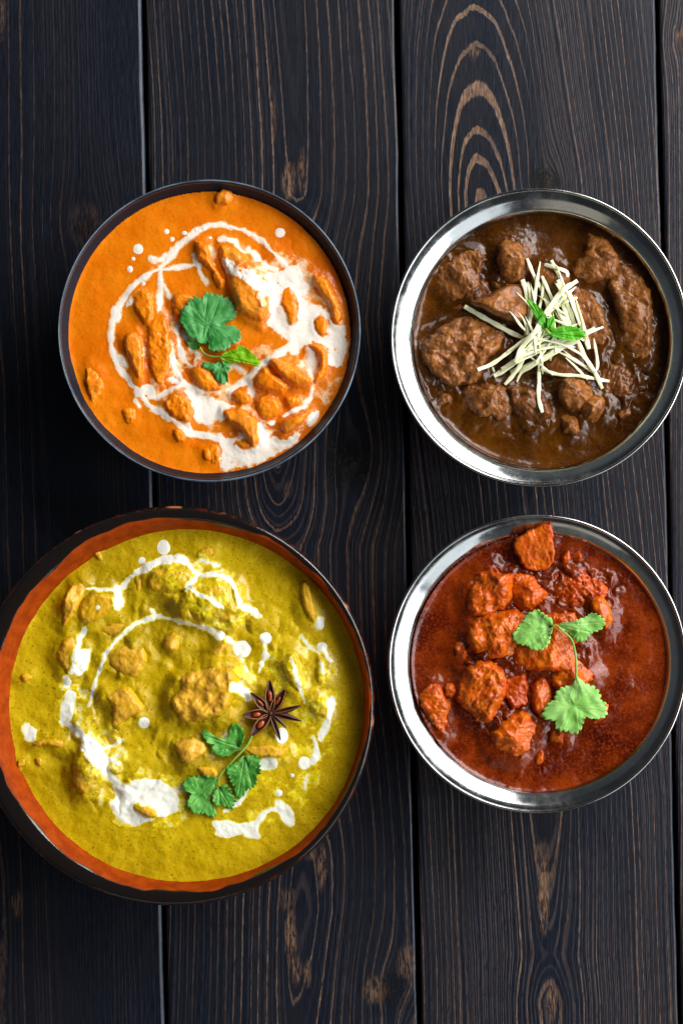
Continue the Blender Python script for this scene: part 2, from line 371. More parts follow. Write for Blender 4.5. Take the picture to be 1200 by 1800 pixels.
for k, (x0, x1) in enumerate(EDGES):
    wd = x1-x0
    us = np.unique(np.concatenate([[0, 0.8, 2, 4, 6.5, 10], np.arange(14, wd-13, 4.0), [wd-12, wd-8, wd-6, wd-5, wd-4, wd-2.5, wd-1.2, wd-0.5, wd]]))
    ys = np.arange(-420, 2230, 9.0)
    U, Y = np.meshgrid(us, ys)
    rr = 9.0 if k == 1 else 5.0
    e = np.minimum(U, wd-U); rt = (wd-U) < U; ch = {1: 6.0, 2: 4.0, 3: 4.0}.get(k, 4.0)
    drop = np.where(e < rr, (1-np.sqrt(np.clip(1-((rr-e)/rr)**2, 0, 1)))*rr*0.9, 0)
    drop = np.where(rt, np.maximum(ch-(wd-U), 0)*0.55 + np.where(wd-U < 1.0, 3.0, 0), drop)
    X = x0 + U + TILT*Y + (fbm(Y, Y*0, 150, 2, k)*1.2)*np.sign(U-wd/2)*(e < 20)
    Z = -drop + fbm(X, Y/4, 90, 3, k+11)*0.7 - (0.0 if k != 2 else 1.0) + (0.8 if k == 3 else 0)
    ring = ring_field(k, X, Y)
    patch = np.zeros_like(X)
    for (c, rx, ry, a) in PATCH.get(k, []):
        q = ((X-c[0])/rx)**2 + ((Y-c[1])/ry)**2
        patch = np.maximum(patch, a*sst(1.25, 0.5, q + fbm(X, Y/3, 8, 2, 5)*0.3))
    kn = np.zeros_like(X)
    for (kx, ky, rx, ry, a) in KNOTS.get(k, []):
        kn = np.maximum(kn, a*sst(1.2, 0.4, ((X-kx)/rx)**2+((Y-ky)/ry)**2))
    wear = 0.75 + 0*X
    wide = np.ones_like(X); finea = np.ones_like(X)
    if k == 3:
        arch = sst(95, 60, np.abs(X-832-Y*0.07))*sst(430, 380, Y)
        wear = 0.62 + 0.5*arch + 0.2*sst(120, 60, np.abs(X-860-(Y*0.06))); wide = 1+1.1*arch; finea = 1-sst(120, 70, np.abs(X-845-Y*0.06))*sst(1300, 600, Y)
    if k == 1: wear = 0.55*sst(140, 40, X) + 0.05 + 0.3*sst(120, 40, np.abs(Y-450))
    if k == 2: wear = 0.45 + 0.55*sst(120, 40, np.abs(X-510))
    sp = PX*CAMH/(CAMH-ZR)
    V = np.stack([(X-NX)*sp, (NY-Y)*sp, Z*PX], -1)
    ny_, nx_ = X.shape
    idx = np.arange(ny_*nx_).reshape(ny_, nx_)
    F = np.stack([idx[1:, :-1], idx[1:, 1:], idx[:-1, 1:], idx[:-1, :-1]], -1).reshape(-1, 4)
    V = V.reshape(-1, 3)
    # sides and underside
    loop = np.concatenate([idx[0, :], idx[1:, -1], idx[-1, -2::-1], idx[-2:0:-1, 0]])
    low = V[loop].copy(); low[:, 2] = -0.022; n0 = len(V)
    nl = len(loop); ii = np.arange(nl); jj = (ii+1) % nl
    S = np.stack([loop[ii], loop[jj], n0+jj, n0+ii], -1)
    V2 = np.vstack([V, low, [[low[:, 0].mean(), low[:, 1].mean(), -0.022]]]); cidx = len(V2)-1
    pad = lambda a: np.concatenate([a.ravel(), a.ravel()[loop], [0]])
    half = jj % nl
    B = np.stack([n0+ii[0::2], n0+half[0::2], n0+((ii[0::2]+2) % nl), np.full(len(ii[0::2]), cidx)], -1)
    F = np.vstack([F, S, B])
    mat = m_wood(k+1, period=(13.5, 17, 14.5, 13.0, 9.0, 12)[k], fine=(.4, .25, .4, 0.9, 1.0, .5)[k], lines=(1, .8, 1.4, 1.5, 1.2, 1)[k])
    mesh_np('plank', V2, F, mat, table, attrs={'bevel_sheen': pad((rt & (wd-U < ch) & (wd-U > 0.5)).astype(float)*(1.0 if k in (1, 2) else 0.5)), 'wide': pad(wide), 'fine': pad(finea), 'ring': pad(ring), 'patch': pad(patch), 'knot': pad(kn), 'wear': pad(wear)})
bt = NT('dark_batten'); bm_ = bt.out((0.002, 0.002, 0.002, 1), 0.9, spec=0.0)
sp = PX*CAMH/(CAMH-ZR)
x0, x1 = (-640-NX)*sp, (2050-NX)*sp; y0, y1 = (NY-2200)*sp, (NY+400)*sp
v = [(x, y, z) for z in (-0.045, -0.0225) for y in (y0, y1) for x in (x0, x1)]
mesh_np('underboard', v, [(0, 2, 3, 1), (4, 5, 7, 6), (0, 1, 5, 4), (2, 6, 7, 3), (0, 4, 6, 2), (1, 3, 7, 5)], bm_, table, smooth=False)

# ------------------------------------------------------------------ bowls
def lathe(name, prof, mat, parent, seg=220, closed=False, attrf=None, wob=None):
    """prof: (cx, cy, r, z_m) in photograph pixels / metres"""
    th = np.linspace(0, 2*math.pi, seg, endpoint=False)
    P = np.array(prof, float); n = len(P)
    s = PX
    X = np.empty((n, seg)); Yp = np.empty((n, seg)); Z = np.empty((n, seg))
    for i, (cx, cy, r, z) in enumerate(P):
        sc_ = PX*(CAMH-z)/(CAMH-ZR) if False else PX
        rr = r + (wob(th, i) if wob else 0)
        X[i] = cx + rr*np.cos(th); Yp[i] = cy - rr*np.sin(th); Z[i] = z
    V = np.stack([(X-NX)*s, (NY-Yp)*s, Z], -1).reshape(-1, 3)
    idx = np.arange(n*seg).reshape(n, seg)
    F = np.stack([idx[:-1], idx[1:], np.roll(idx[1:], -1, 1), np.roll(idx[:-1], -1, 1)], -1).reshape(-1, 4)
    at = attrf(X, Yp, P, th) if attrf else None
    return mesh_np(name, V, F, mat, parent, attrs=at)
def smooth_prof(pts, n=3):
    p = np.array(pts, float)
    for _ in range(n):
        a = p[:-1]*0.75+p[1:]*0.25; b = p[:-1]*0.25+p[1:]*0.75
        m = np.empty((len(a)*2, p.shape[1])); m[0::2] = a; m[1::2] = b
        p = np.vstack([p[:1], m, p[-1:]])
    return p
def WM(px, py, z): return ((px-NX)*PX, (NY-py)*PX, z)

# black bowl
bb = empty('black_bowl', (0, 0, 0), 'round matte black bowl holding the orange curry', 'bowl')
c = (369, 584)
lathe('body', smooth_prof([c+(2, .012), c+(90, .012), c+(170, .018), c+(228, .040), c+(246, .0493), c+(253, .0530), c+(258, .0560)], 3), M['black'], bb)
lathe('lip', smooth_prof([c+(257.6, .0553), c+(258.3, .0568), c+(260.5, .0576), c+(263, .0574), c+(264.8, .0562), c+(264.5, .054), c+(262, .052)], 2), M['black_lip'], bb)
lathe('rim_highlight', smooth_prof([c+(261.2, .0577), c+(262.4, .0581), c+(263.8, .0577), c+(264.6, .0566)], 2), M['rim_blue'], bb)  # thin ring carrying the painted highlight of the lip
lathe('outer_wall', smooth_prof([c+(262.4, .0525), c+(260, .045), c+(245, .028), c+(200, .012), c+(135, .006), c+(128, .001), c+(118, .0005), c+(112, .005), c+(2, .006)], 3), M['black'], bb)

def steel_bowl(cx, cy, dx, dy, label, rin=227):
    b = empty('steel_bowl', (0, 0, 0), label, 'bowl')
    def cc(f): return (cx+dx*f, cy+dy*f)
    lathe('flange', smooth_prof([cc(0)+(259.5, .0492), cc(0)+(257, .0488), cc(.1)+(253.5, .0486), cc(.4)+(247, .0478), cc(.6)+(240, .0464), cc(.9)+(232, .0448), cc(1)+(rin+1, .0435), cc(1)+(rin-1.5, .0415)], 3), M['steel'], b)
    lathe('rolled_edge', [cc(0)+(260.0+3.0*math.cos(a), .0495+3.0*PX*math.sin(a)) for a in np.linspace(2*math.pi, 0, 17)], M['steel'], b)
    lathe('body', smooth_prof([cc(1)+(rin-1.6, .0416), cc(1)+(rin-3, .036), cc(1)+(rin-1, .026), cc(.8)+(rin-30, .010), cc(.5)+(120, .004), cc(.5)+(2, .004)], 3), M['steel'], b)
    lathe('outer_wall', smooth_prof([cc(0)+(258, .0485), cc(.5)+(246, .0455), cc(1)+(rin+4, .0425), cc(1)+(rin+2, .036), cc(1)+(rin+4, .026), cc(.8)+(rin-24, .007), cc(.5)+(120, .001), cc(.5)+(2, .001)], 3), M['steel'], b)
    return b
steel_bowl(948, 593, 5, 3, 'shiny steel bowl holding the dark brown meat curry with ginger')
steel_bowl(944, 1167, 4, -1, 'shiny steel bowl holding the deep red curry')

# glazed terracotta dish
def terra_attr(X, Y, P, th):
    d = np.hypot(X-320, Y-1240)
    an = np.arctan2(1240-Y, X-320)
    wobl = 329 + 7.5*fbm(np.cos(an)*3+9, np.sin(an)*3, 1.0, 3, 3) + 2.0*fbm(np.cos(an)*12, np.sin(an)*12, 1.0, 2, 5)
    g = d - wobl
    ro = np.hypot(X-306, Y-1241)
    wear = sst(342, 350, ro)*0.9
    chip = np.zeros_like(X)
    for (a0, wd, amp) in ((92, 2.4, 1), (121, 1.1, .8), (-5, 1.6, .5), (78, .5, .6), (31, 1.0, .5)):
        chip = np.maximum(chip, amp*sst(wd, wd*0.6, np.abs(np.degrees(an)-a0))*sst(346, 350, ro))
    return {'glaze': g, 'wear': wear, 'chip': chip}
td = empty('terracotta_dish', (0, 0, 0), 'large terracotta dish with black glazed rim holding the yellow curry', 'dish')
sc0 = (328, 1242)
lathe('bowl_wall', smooth_prof([(328, 1242, 2, .012), (328, 1242, 220, .016), (328, 1242, 292, .030), (328, 1242, 311, .0425), (324, 1241, 318, .0482), (320, 1240.5, 324, .0532), (317, 1240.5, 329, .0549), (311, 1241, 338, .0553),
     (308, 1241, 345, .0553), (306, 1241, 350, .0542), (306, 1241, 352, .0510), (306, 1241, 350.5, .0470), (307, 1241, 345, .0455),
     (308, 1241, 338, .044), (310, 1241, 330, .036), (314, 1241, 300, .016), (316, 1241, 240, .003), (318, 1241, 225, .0005), (318, 1241, 4, .0005)], 3), M['terra'], td, seg=420, attrf=terra_attr,
     wob=lambda th, i: 1.0*np.sin(2*th+1)+0.5*np.sin(5*th))
for sgn in (180,):   # the lug on the left of the dish, outside the frame but for its edge
    th = np.linspace(-0.16, 0.16, 25); V = []
    for k, (r, z) in enumerate(((346, .050), (362, .053), (374, .051), (376, .047), (364, .043), (346, .042))):
        for a in th:
            f = 1-(a/0.165)**2; rr = 345+(r-345)*max(f, 0)**0.5
            A = math.pi - a - 0.35
            V.append(WM(306+rr*math.cos(A), 1241-rr*math.sin(A), z))
    F = [(k*25+i, k*25+i+1, (k+1)*25+i+1, (k+1)*25+i) for k in range(5) for i in range(24)]
    mesh_np('handle', V, F, M['terra'], td, attrs={'glaze': np.full(len(V), -5.0), 'wear': np.zeros(len(V)), 'chip': np.zeros(len(V))})

# ------------------------------------------------------------------ curry fields
class Curry:
    def __init__(s, cx, cy, r, zr, g=1.5, seed=1, lump=(1.3, .5, .18), menis=2.5, soft=(.6, 0, 2.0, 0, 0, 1.0)):
        s.cx, s.cy, s.r, s.zr, s.g, s.seed = cx, cy, r, zr, g, seed
        n = int(2*(r+34)/g); s.x0 = cx-r-34; s.y0 = cy-r-34; s.n = n
        s.X, s.Y = np.meshgrid(s.x0+np.arange(n)*g, s.y0+np.arange(n)*g)
        X, Y = s.X, s.Y
        s.D = np.hypot(X-cx, Y-cy)
        s.S = fbm(X, Y, 55, 3, seed)*lump[0] + fbm(X, Y, 14, 3, seed+5)*lump[1] + fbm(X, Y, 4, 2, seed+9)*lump[2]
        s.S = s.S + menis*np.exp(-np.maximum(r-s.D, 0)/5.0)
        s.soft = soft; s.wd = -0.9 if seed == 1 else -1.1; s.M = np.zeros(X.shape)
        s.pieces = []; s.P = np.full(X.shape, -99.0); s.PS = np.full(X.shape, -99.0)
    def win(s, x0, y0, x1, y1, m=12):
        i0 = max(int((x0-m-s.x0)/s.g), 0); i1 = min(int((x1+m-s.x0)/s.g)+1, s.n)
        j0 = max(int((y0-m-s.y0)/s.g), 0); j1 = min(int((y1+m-s.y0)/s.g)+1, s.n)
        return slice(j0, j1), slice(i0, i1)
    def relief(s, regs):
        for (cx, cy, rx, ry, a, sc_) in regs:
            q = np.hypot((s.X-cx)/rx, (s.Y-cy)/ry); f = fbm(s.X+fbm(s.X, s.Y, 20, 2, 3)*7, s.Y, sc_*1.9, 3, s.seed+int(cx)%50, 0.38)
            s.S = s.S + a*sst(1.1, 0.5, q)*(np.abs(f)*1.7-0.35)
    def piece(s, poly, h, e=12, rough=1.0, label='', clean=True, add=None, bare=0.0, flat=0.0, name='chicken_piece'):
        soft = s.soft
        k = len(s.pieces)+s.seed*50
        p = chaikin(poly, 2 if soft[4] < .5 else 1); (x0, y0), (x1, y1) = p.min(0), p.max(0)
        w_ = s.win(x0, y0, x1, y1); X = s.X[w_]; Y = s.Y[w_]
        wx = fbm(X, Y, 16, 3, k)*3.2*rough; wy = fbm(X, Y, 16, 3, k+77)*3.2*rough
        d = sdf(X+wx, Y+wy, p) + 1.0 + fbm(X, Y, 5, 2, k+3)*0.7*rough
        e_ = min(e*soft[5], max(4, 0.55*min(x1-x0, y1-y0)))
        t = np.clip(d/e_, 0, 1); prof = np.clip(1-(1-t)**2, 0, 1)**soft[0]
        rs = np.random.RandomState(k); a = rs.rand()*6.28; tl = rs.rand()*0.16+0.05
        cxp, cyp = p.mean(0); L = max(x1-x0, y1-y0)
        tilt = ((X-cxp)*math.cos(a)+(Y-cyp)*math.sin(a))/L*2*tl*h
        rid = 1-np.abs(fbm(X*math.cos(a)+Y*math.sin(a), (Y*math.cos(a)-X*math.sin(a))*0.45, 11, 3, k+20))*1.5
        fac = 1.0
        if soft[4] > 0:
            pl = np.full(X.shape, 9.0); soft_f = 0 if add is not None else soft[4]; L_ = max(x1-x0, y1-y0)*0.5; cx_, cy_ = p.mean(0)
            for q in range(5):
                an = rs.rand()*6.283; off = rs.rand()*0.25
                pl = np.minimum(pl, 1-(0.35+0.5*rs.rand())*(((X+wx-cx_)*math.cos(an)+(Y+wy-cy_)*math.sin(an))/L_-off))
            fac = 1-soft_f+soft_f*np.clip(pl, 0.35, 1.15)
        z = -5 + (h+5)*prof*fac*(1 - 0.15*flat) + tilt*prof + prof*rough*(fbm(X, Y, 24, 2, k+8)*0.15*h + (rid-0.5)*soft[2] + fbm(X, Y, 5, 3, k+13)*0.9 + (soft[4] > .5)*(fbm(X*math.cos(a)+Y*math.sin(a), (Y*math.cos(a)-X*math.sin(a))*0.3, 3.4, 2, k+30)*0.6 - 1.0*sst(0.55, 0.75, np.abs(fbm(X, Y, 24, 2, k+41))*-1+0.72)))
        if add: z = z + add(X, Y)
        z = np.where(d > -1.5, z, -99); 
        s.pieces.append((w_, d, z, name, label, bare*sst(0.35, 1.0, prof + fbm(X, Y, 9, 2, k)*0.3), prof))
        s.P[w_] = np.maximum(s.P[w_], np.where(d > 0, z, -99))
        if clean: s.PS[w_] = np.maximum(s.PS[w_], d)
        # sauce climbs the sides of the piece
        s.S[w_] = s.S[w_] + 1.8*np.exp(-np.maximum(-d-0.5, 0)/3.0)*min(h/12, 1.3) if soft[1] == 0 else s.S[w_]
        if soft[1]:
            w2 = s.win(x0, y0, x1, y1, 45); d2 = sdf(s.X[w2], s.Y[w2], chaikin(poly, 1)) + fbm(s.X[w2], s.Y[w2], 20, 2, k)*4
            s.M[w2] = np.maximum(s.M[w2], h*soft[1]*sst(-soft[3], 6, d2))
    def height(s): return np.maximum(s.S, s.P)
    def settle(s):
        m = s.M
        for _ in range(6): m = (m+np.roll(m, 1, 0)+np.roll(m, -1, 0)+np.roll(m, 1, 1)+np.roll(m, -1, 1))/5
        s.S = s.S + m*(1+0.16*fbm(s.X, s.Y, 13, 3, s.seed+90)) + np.minimum(m, 3)*0.08*fbm(s.X, s.Y, 6, 2, s.seed+91)

    def gridmesh(s, name, w_, mask, Z, mat, extra=None, bottom=None, **k):
        X = s.X[w_]; Y = s.Y[w_]
        idx = -np.ones(mask.shape, int); idx[mask] = np.arange(mask.sum())
        x, y, z = W(X[mask], Y[mask], Z[mask], s.zr); V = np.stack([x, y, z], -1)
        a, b, c_, d = idx[1:, :-1], idx[1:, 1:], idx[:-1, 1:], idx[:-1, :-1]
        ok = (a >= 0) & (b >= 0) & (c_ >= 0) & (d >= 0)
        F = np.stack([a[ok], b[ok], c_[ok], d[ok]], -1)
        used = np.zeros(len(V), bool); used[F.ravel()] = True
        rm = np.cumsum(used)-1; F = rm[F]; V = V[used]
        at = {q: v[mask][used] for q, v in (extra or {}).items()}
        if bottom is not None:
            n0 = len(V); E = {}
            e4 = np.concatenate([F[:, [0, 1]], F[:, [1, 2]], F[:, [2, 3]], F[:, [3, 0]]])
            key = e4.min(1).astype(np.int64)*n0*4+e4.max(1); u_, inv, cnt = np.unique(key, return_inverse=True, return_counts=True)
            be = e4[cnt[inv] == 1]
            V2 = V.copy(); V2[:, 2] = s.zr + bottom*PX
            Fb = F[:, ::-1]+n0; side = np.stack([be[:, 1], be[:, 0], be[:, 0]+n0, be[:, 1]+n0], -1)
            V = np.vstack([V, V2]); F = np.vstack([F, Fb, side]); at = {q: np.concatenate([v, v]) for q, v in at.items()}
        if len(F) == 0: return None
        loc = (float(V[:, 0].mean()), float(V[:, 1].mean()), float(V[:, 2].min()))
        return mesh_np(name, V, F, mat, attrs=at, loc=loc, **k)
    def build(s, smat, pmat, slabel, cat='meat', group=None):
        s.settle(); full = (slice(0, s.n), slice(0, s.n))
        o = s.gridmesh('curry_sauce', full, s.D < s.r+2.5, s.S, smat, bottom=-22)
        tag(o, slabel, 'sauce')
        for (w_, d, z, nm, lab, br, up) in s.pieces:
            o = s.gridmesh(nm, w_, d > -1.0, z, pmat, extra={'bare': br, 'up': up}, bottom=-14)
            tag(o, lab, cat, group)
    # cream
    def cream(s, strokes, polys, dots, mat, label, mott=1.0, droplabels=()):
        X, Y = s.X, s.Y; H = s.height()
        wx = fbm(X, Y, 13, 3, s.seed+31)*3.0; wy = fbm(X, Y, 13, 3, s.seed+47)*3.0
        Mk = np.full(X.shape, -9.0)
        for (pts, hw, amp) in strokes:
            pts = chaikin(pts, 2, False) if len(pts) > 2 else np.array(pts, float)
            (x0, y0), (x1, y1) = pts.min(0), pts.max(0); w_ = s.win(x0, y0, x1, y1, 22)
            xx = X[w_]+wx[w_]*0.7; yy = Y[w_]+wy[w_]*0.7; d = np.full(xx.shape, 1e9)
            for i in range(len(pts)-1): d = np.minimum(d, segdist(xx, yy, pts[i], pts[i+1])[0])
            hwv = (hw+s.wd)*(1+0.4*fbm(xx, yy, 17, 2, s.seed+3))
            f = (hwv-d)*amp - (1-amp)*1.0
            Mk[w_] = np.maximum(Mk[w_], f)
        for (pts, mo, *cap) in polys:
            p = chaikin(pts, 2); (x0, y0), (x1, y1) = p.min(0), p.max(0); w_ = s.win(x0, y0, x1, y1, 14)
            d = sdf(X[w_]+wx[w_], Y[w_]+wy[w_], p)
            f = np.minimum(d, 5) + mo*mott*(fbm(X[w_], Y[w_], 13, 5, s.seed+61, 0.65)*6.5-0.8)
            if cap: f = np.minimum(d*0.5-5, cap[0]) + (fbm(X[w_]*1.0, Y[w_], 22, 4, s.seed+71, .6))*5.0*sst(-6, 6, d); f = np.minimum(f, cap[0]+1.2)
            f = np.where(d < 0, np.minimum(f, d*0.8+1.5), f)
            Mk[w_] = np.maximum(Mk[w_], f)
        Mk = np.where(s.PS > -1.5, np.minimum(Mk, -(s.PS+0.2)*1.0 + 1.2*fbm(X, Y, 9, 3, 9)*2), Mk)
        Mk = np.where(s.D > s.r-1, np.minimum(Mk, s.r-1-s.D), Mk)
        z = H - 0.4 + 0.65*sst(-6.2, -4.8, Mk) + 0.6*sst(-3, 5, Mk)
        full = (slice(0, s.n), slice(0, s.n))
        o = s.gridmesh('cream_swirl', full, Mk > -6.2, z, mat, extra={'thick': np.clip((Mk+6.2)/8.2, 0, 1)**1.25})
        tag(o, label, 'cream')
        s.H = np.maximum(H, np.where(Mk > -6.2, z, -99))
        for (x, y, r, st, lab) in dots:
            w_ = s.win(x-r, y-r*st, x+r, y+r*st, 6)
            d = r - np.hypot(X[w_]-x+wx[w_]*0.25, (Y[w_]-y+wy[w_]*0.25)/st)
            z = s.H[w_] - 0.7 + 2.4*np.sqrt(np.clip((d+0.8)/(r*0.7+0.8), 0, 1))*0.6
            o = s.gridmesh('cream_drop', w_, d > -1.3, z, mat, extra={'thick': 0.4+1.0*sst(-0.8, 1.4, d)})
            if o: tag(o, lab, 'cream', 'round drops of cream')
            s.H[w_] = np.maximum(s.H[w_], np.where(d > -0.5, z, -99))
    def at(s, x, y):
        i = np.clip(((np.asarray(x)-s.x0)/s.g).astype(int), 0, s.n-1); j = np.clip(((np.asarray(y)-s.y0)/s.g).astype(int), 0, s.n-1)
        return s.H[j, i]

def grow(p, f):
    cx = sum(q[0] for q in p)/len(p); cy = sum(q[1] for q in p)/len(p)
    return [(cx+(x-cx)*f, cy+(y-cy)*f) for x, y in p]
def P2(*a): return [(a[i], a[i+1]) for i in range(0, len(a), 2)]
def ell(cx, cy, rx, ry, n=8): return [(cx+rx*math.cos(k*2*math.pi/n), cy+ry*math.sin(k*2*math.pi/n)) for k in range(n)]

# ------------------------------------------------------------------ orange curry in the black bowl
A = Curry(367, 586, 246.5, .0498, 1.45, 1, (1.3, .45, .12), 2.2, (.62, .34, .8, 16, .45, .95))
T = 'orange sauced chicken piece '
A.piece(P2(378,345, 392,329, 409,338, 412,352, 398,364, 377,360), 13, 8, .7, T+'standing alone against the top rim of the black bowl', bare=.3)
A.piece(P2(337,425, 352,420, 368,432, 372,455, 385,475, 398,495, 392,512, 378,500, 365,470, 345,452), 15, 11, 1.1, T+'left of the biggest piece, above the coriander')
A.piece(P2(382,432, 407,430, 435,447, 455,470, 472,515, 474,537, 465,570, 440,565, 417,550, 405,525, 395,485, 382,462), 27, 18, .8, T+'that is biggest, with a band of cream, above the coriander', clean=False, bare=.5)
A.piece(P2(550,482, 567,485, 587,510, 600,540, 602,565, 592,576, 582,560, 580,540, 562,520, 549,495), 15, 10, 1.0, T+'long and narrow beside the right wall of the black bowl', bare=.3)
A.piece(ell(564,573,13,20), 7, 8, .7, T+'small oval, ringed by cream near the right wall')
A.piece(P2(497,512, 507,505, 520,520, 524,540, 520,572, 508,575, 500,550, 492,528), 7, 8, .8, T+'upright island in the cream right of the biggest piece')
A.piece(P2(232,515, 255,508, 270,525, 275,555, 262,575, 245,560, 233,540), 12, 10, 1.0, T+'inside the upper left bend of the cream ring')
A.piece(P2(220,585, 245,582, 255,610, 255,642, 250,670, 237,667, 225,635, 217,605), 15, 11, .8, T+'long, standing upright just inside the left of the cream ring', bare=.25)
A.piece(P2(262,560, 285,545, 300,570, 303,610, 300,650, 290,680, 272,680, 262,640, 258,600), 12, 12, 1.2, T+'long, left of the coriander leaf between two cream lines')
A.piece(P2(300,520, 330,512, 345,530, 335,560, 318,575, 303,560), 11, 10, 1.0, T+'touching the upper left edge of the coriander leaf')
A.piece(P2(150,645, 165,638, 185,675, 183,688, 172,700, 170,715, 158,705, 150,675), 9, 9, 1.0, T+'outside the cream ring by the left wall', bare=.2)
A.piece(P2(210,720, 240,715, 238,740, 228,750, 217,740), 6, 8, 1.0, T+'barely showing outside the lower left of the cream ring')
A.piece(P2(283,705, 305,688, 335,700, 340,730, 330,745, 310,740, 290,720), 13, 11, 1.1, T+'left of the broad white cream pool')
A.piece(P2(297,755, 315,750, 330,765, 325,780, 310,775), 9, 8, 1.0, T+'small, below the cream ring at lower left')
A.piece(P2(352,787, 370,785, 372,812, 358,812), 8, 7, .8, T+'small, near the bottom wall of the black bowl')
A.piece(P2(540,608, 567,605, 575,630, 575,652, 565,672, 552,680, 548,665, 562,640, 555,618), 13, 9, .8, T+'thin and curved at the right of the piled pieces')
A.piece(P2(447,700, 470,695, 490,700, 495,720, 480,740, 465,745, 445,720), 17, 12, 1.2, T+'dark, in the middle of the pile at lower right')
A.piece(P2(495,698, 520,692, 535,705, 527,715, 505,720), 13, 9, .9, T+'small, right of the dark middle piece in the pile')
A.piece(P2(445,662, 468,642, 480,658, 500,672, 510,682, 495,695, 470,690, 448,678), 20, 11, .8, T+'tucked under the topmost piece of the pile')
A.piece(P2(470,632, 492,628, 525,648, 550,668, 545,680, 520,685, 500,672, 478,650), 25, 13, .7, T+'topmost of the pile, slanting right of the lime green leaf', bare=.3)
A.piece(P2(402,690, 427,685, 442,700, 440,715, 417,712), 12, 9, .9, T+'small, above the hooked piece of the pile')
A.piece(P2(392,720, 420,715, 450,730, 456,750, 457,778, 447,790, 437,775, 420,755, 397,740), 23, 13, .8, T+'hooked, lying at the left of the pile', bare=.3)
A.piece(P2(490,740, 510,728, 545,720, 548,728, 532,745, 510,762, 495,765), 20, 11, .7, T+'lowest right of the pile beside a small cream blob', bare=.3)
A.piece(P2(412,777, 432,770, 442,778, 440,788, 420,788), 8, 8, .9, T+'small, under the tip of the hooked piece')
A.piece(P2(365,775, 385,778, 388,810, 378,820, 366,820), 6, 8, 1.2, T+'flat, left edge of the lowest cream pool')
A.piece(P2(330,650, 355,640, 390,672, 395,690, 360,690, 335,668), 11, 11, .9, T+'just below left of the lowest coriander leaf')
A.relief([(300,620,80,110,3.5,24), (460,700,100,90,3,22), (200,700,70,80,2,30), (480,470,90,80,2,26)])
A.build(M['s_or'], M['m_or'], 'smooth orange curry sauce filling the black bowl', 'chicken', 'chicken pieces in the orange curry')
st = [(P2(350,405, 372,395, 385,394, 410,398, 440,410, 465,425, 485,448, 505,470, 522,488), 4.6, 1),
 (P2(345,408, 330,420, 318,428, 305,440, 297,455, 285,470, 262,482, 240,498, 222,518, 205,545, 197,570, 195,600, 202,630, 215,655, 232,675, 247,693, 262,712, 285,727, 310,742, 322,752, 335,760, 355,762, 375,767, 395,778), 5.2, 1),
 (P2(282,470, 283,500, 283,525, 280,550, 287,580, 297,600, 305,630, 310,655, 322,672, 340,690), 5.5, 1),
 (P2(268,455, 285,460, 290,450), 4, 1), (P2(286,474, 320,469, 345,466), 3.6, 1), (P2(341,448, 347,466, 352,480, 362,496), 3.8, 1),
 (P2(204,560, 206,545), 8, 1), (P2(222,538, 245,512), 4.5, 1), (P2(204,628, 216,632, 219,640), 5, 1), (P2(283,490, 296,515, 298,521), 4, 1),
 (P2(312,575, 313,600, 320,625, 332,640, 345,652), 4, .8), (P2(322,588, 335,610, 350,628), 4, .8), (P2(337,600, 345,625, 340,655), 2.5, .8),
 (P2(245,690, 262,682, 268,695), 9, 1), (P2(278,697, 300,685, 325,676), 4.5, .9), (P2(300,668, 330,678, 350,690), 6, .9),
 (P2(404,688, 425,672, 440,670, 442,695), 5.5, 1), (P2(425,675, 450,650, 468,634, 492,620, 512,606), 6, 1),
 (P2(548,684, 545,700, 537,712, 518,722, 500,732), 4.5, .9), (P2(386,421, 400,424, 410,419, 416,432), 3, 1), (P2(418,436, 428,444), 2, 1), (P2(392,418, 408,424), 4, 1),
 (P2(436,438, 437,440), 4, 1), (P2(447,447, 452,456), 5, 1), (P2(466,462, 475,472, 486,474), 4.5, 1), (P2(372,437, 377,452, 375,462), 3.5, .9),
 (P2(345,690, 362,678, 385,690), 2.5, .8), (P2(335,762, 350,764, 380,772, 390,800), 5, 1), (P2(240,705, 247,714), 4, 1), (P2(395,650, 410,640, 430,655), 2.5, .6),
 (P2(322,722, 330,745, 336,756), 4, 1)]
W1 = P2(455,480, 480,478, 505,468, 527,465, 532,490, 545,500, 540,515, 528,524, 545,535, 570,540, 582,555, 592,580, 607,570, 611,600, 608,635, 595,650, 578,645, 577,620, 562,603, 540,605, 522,625, 507,622, 497,612, 512,600, 500,590, 480,578, 470,572, 474,540, 472,515, 465,500)
W2 = P2(320,685, 345,690, 375,700, 400,705, 415,712, 400,722, 395,740, 380,742, 345,745, 340,728, 338,708)
W3 = P2(386,755, 400,770, 430,768, 455,742, 468,745, 485,765, 500,777, 520,764, 531,762, 525,777, 505,792, 480,805, 450,816, 420,823, 390,830, 388,800, 378,780)
BAND = P2(388,458, 415,464, 440,474, 458,490, 474,512, 472,526, 450,512, 425,492, 396,480)
W5 = P2(545,610, 558,618, 556,645, 547,662, 540,655, 535,632)
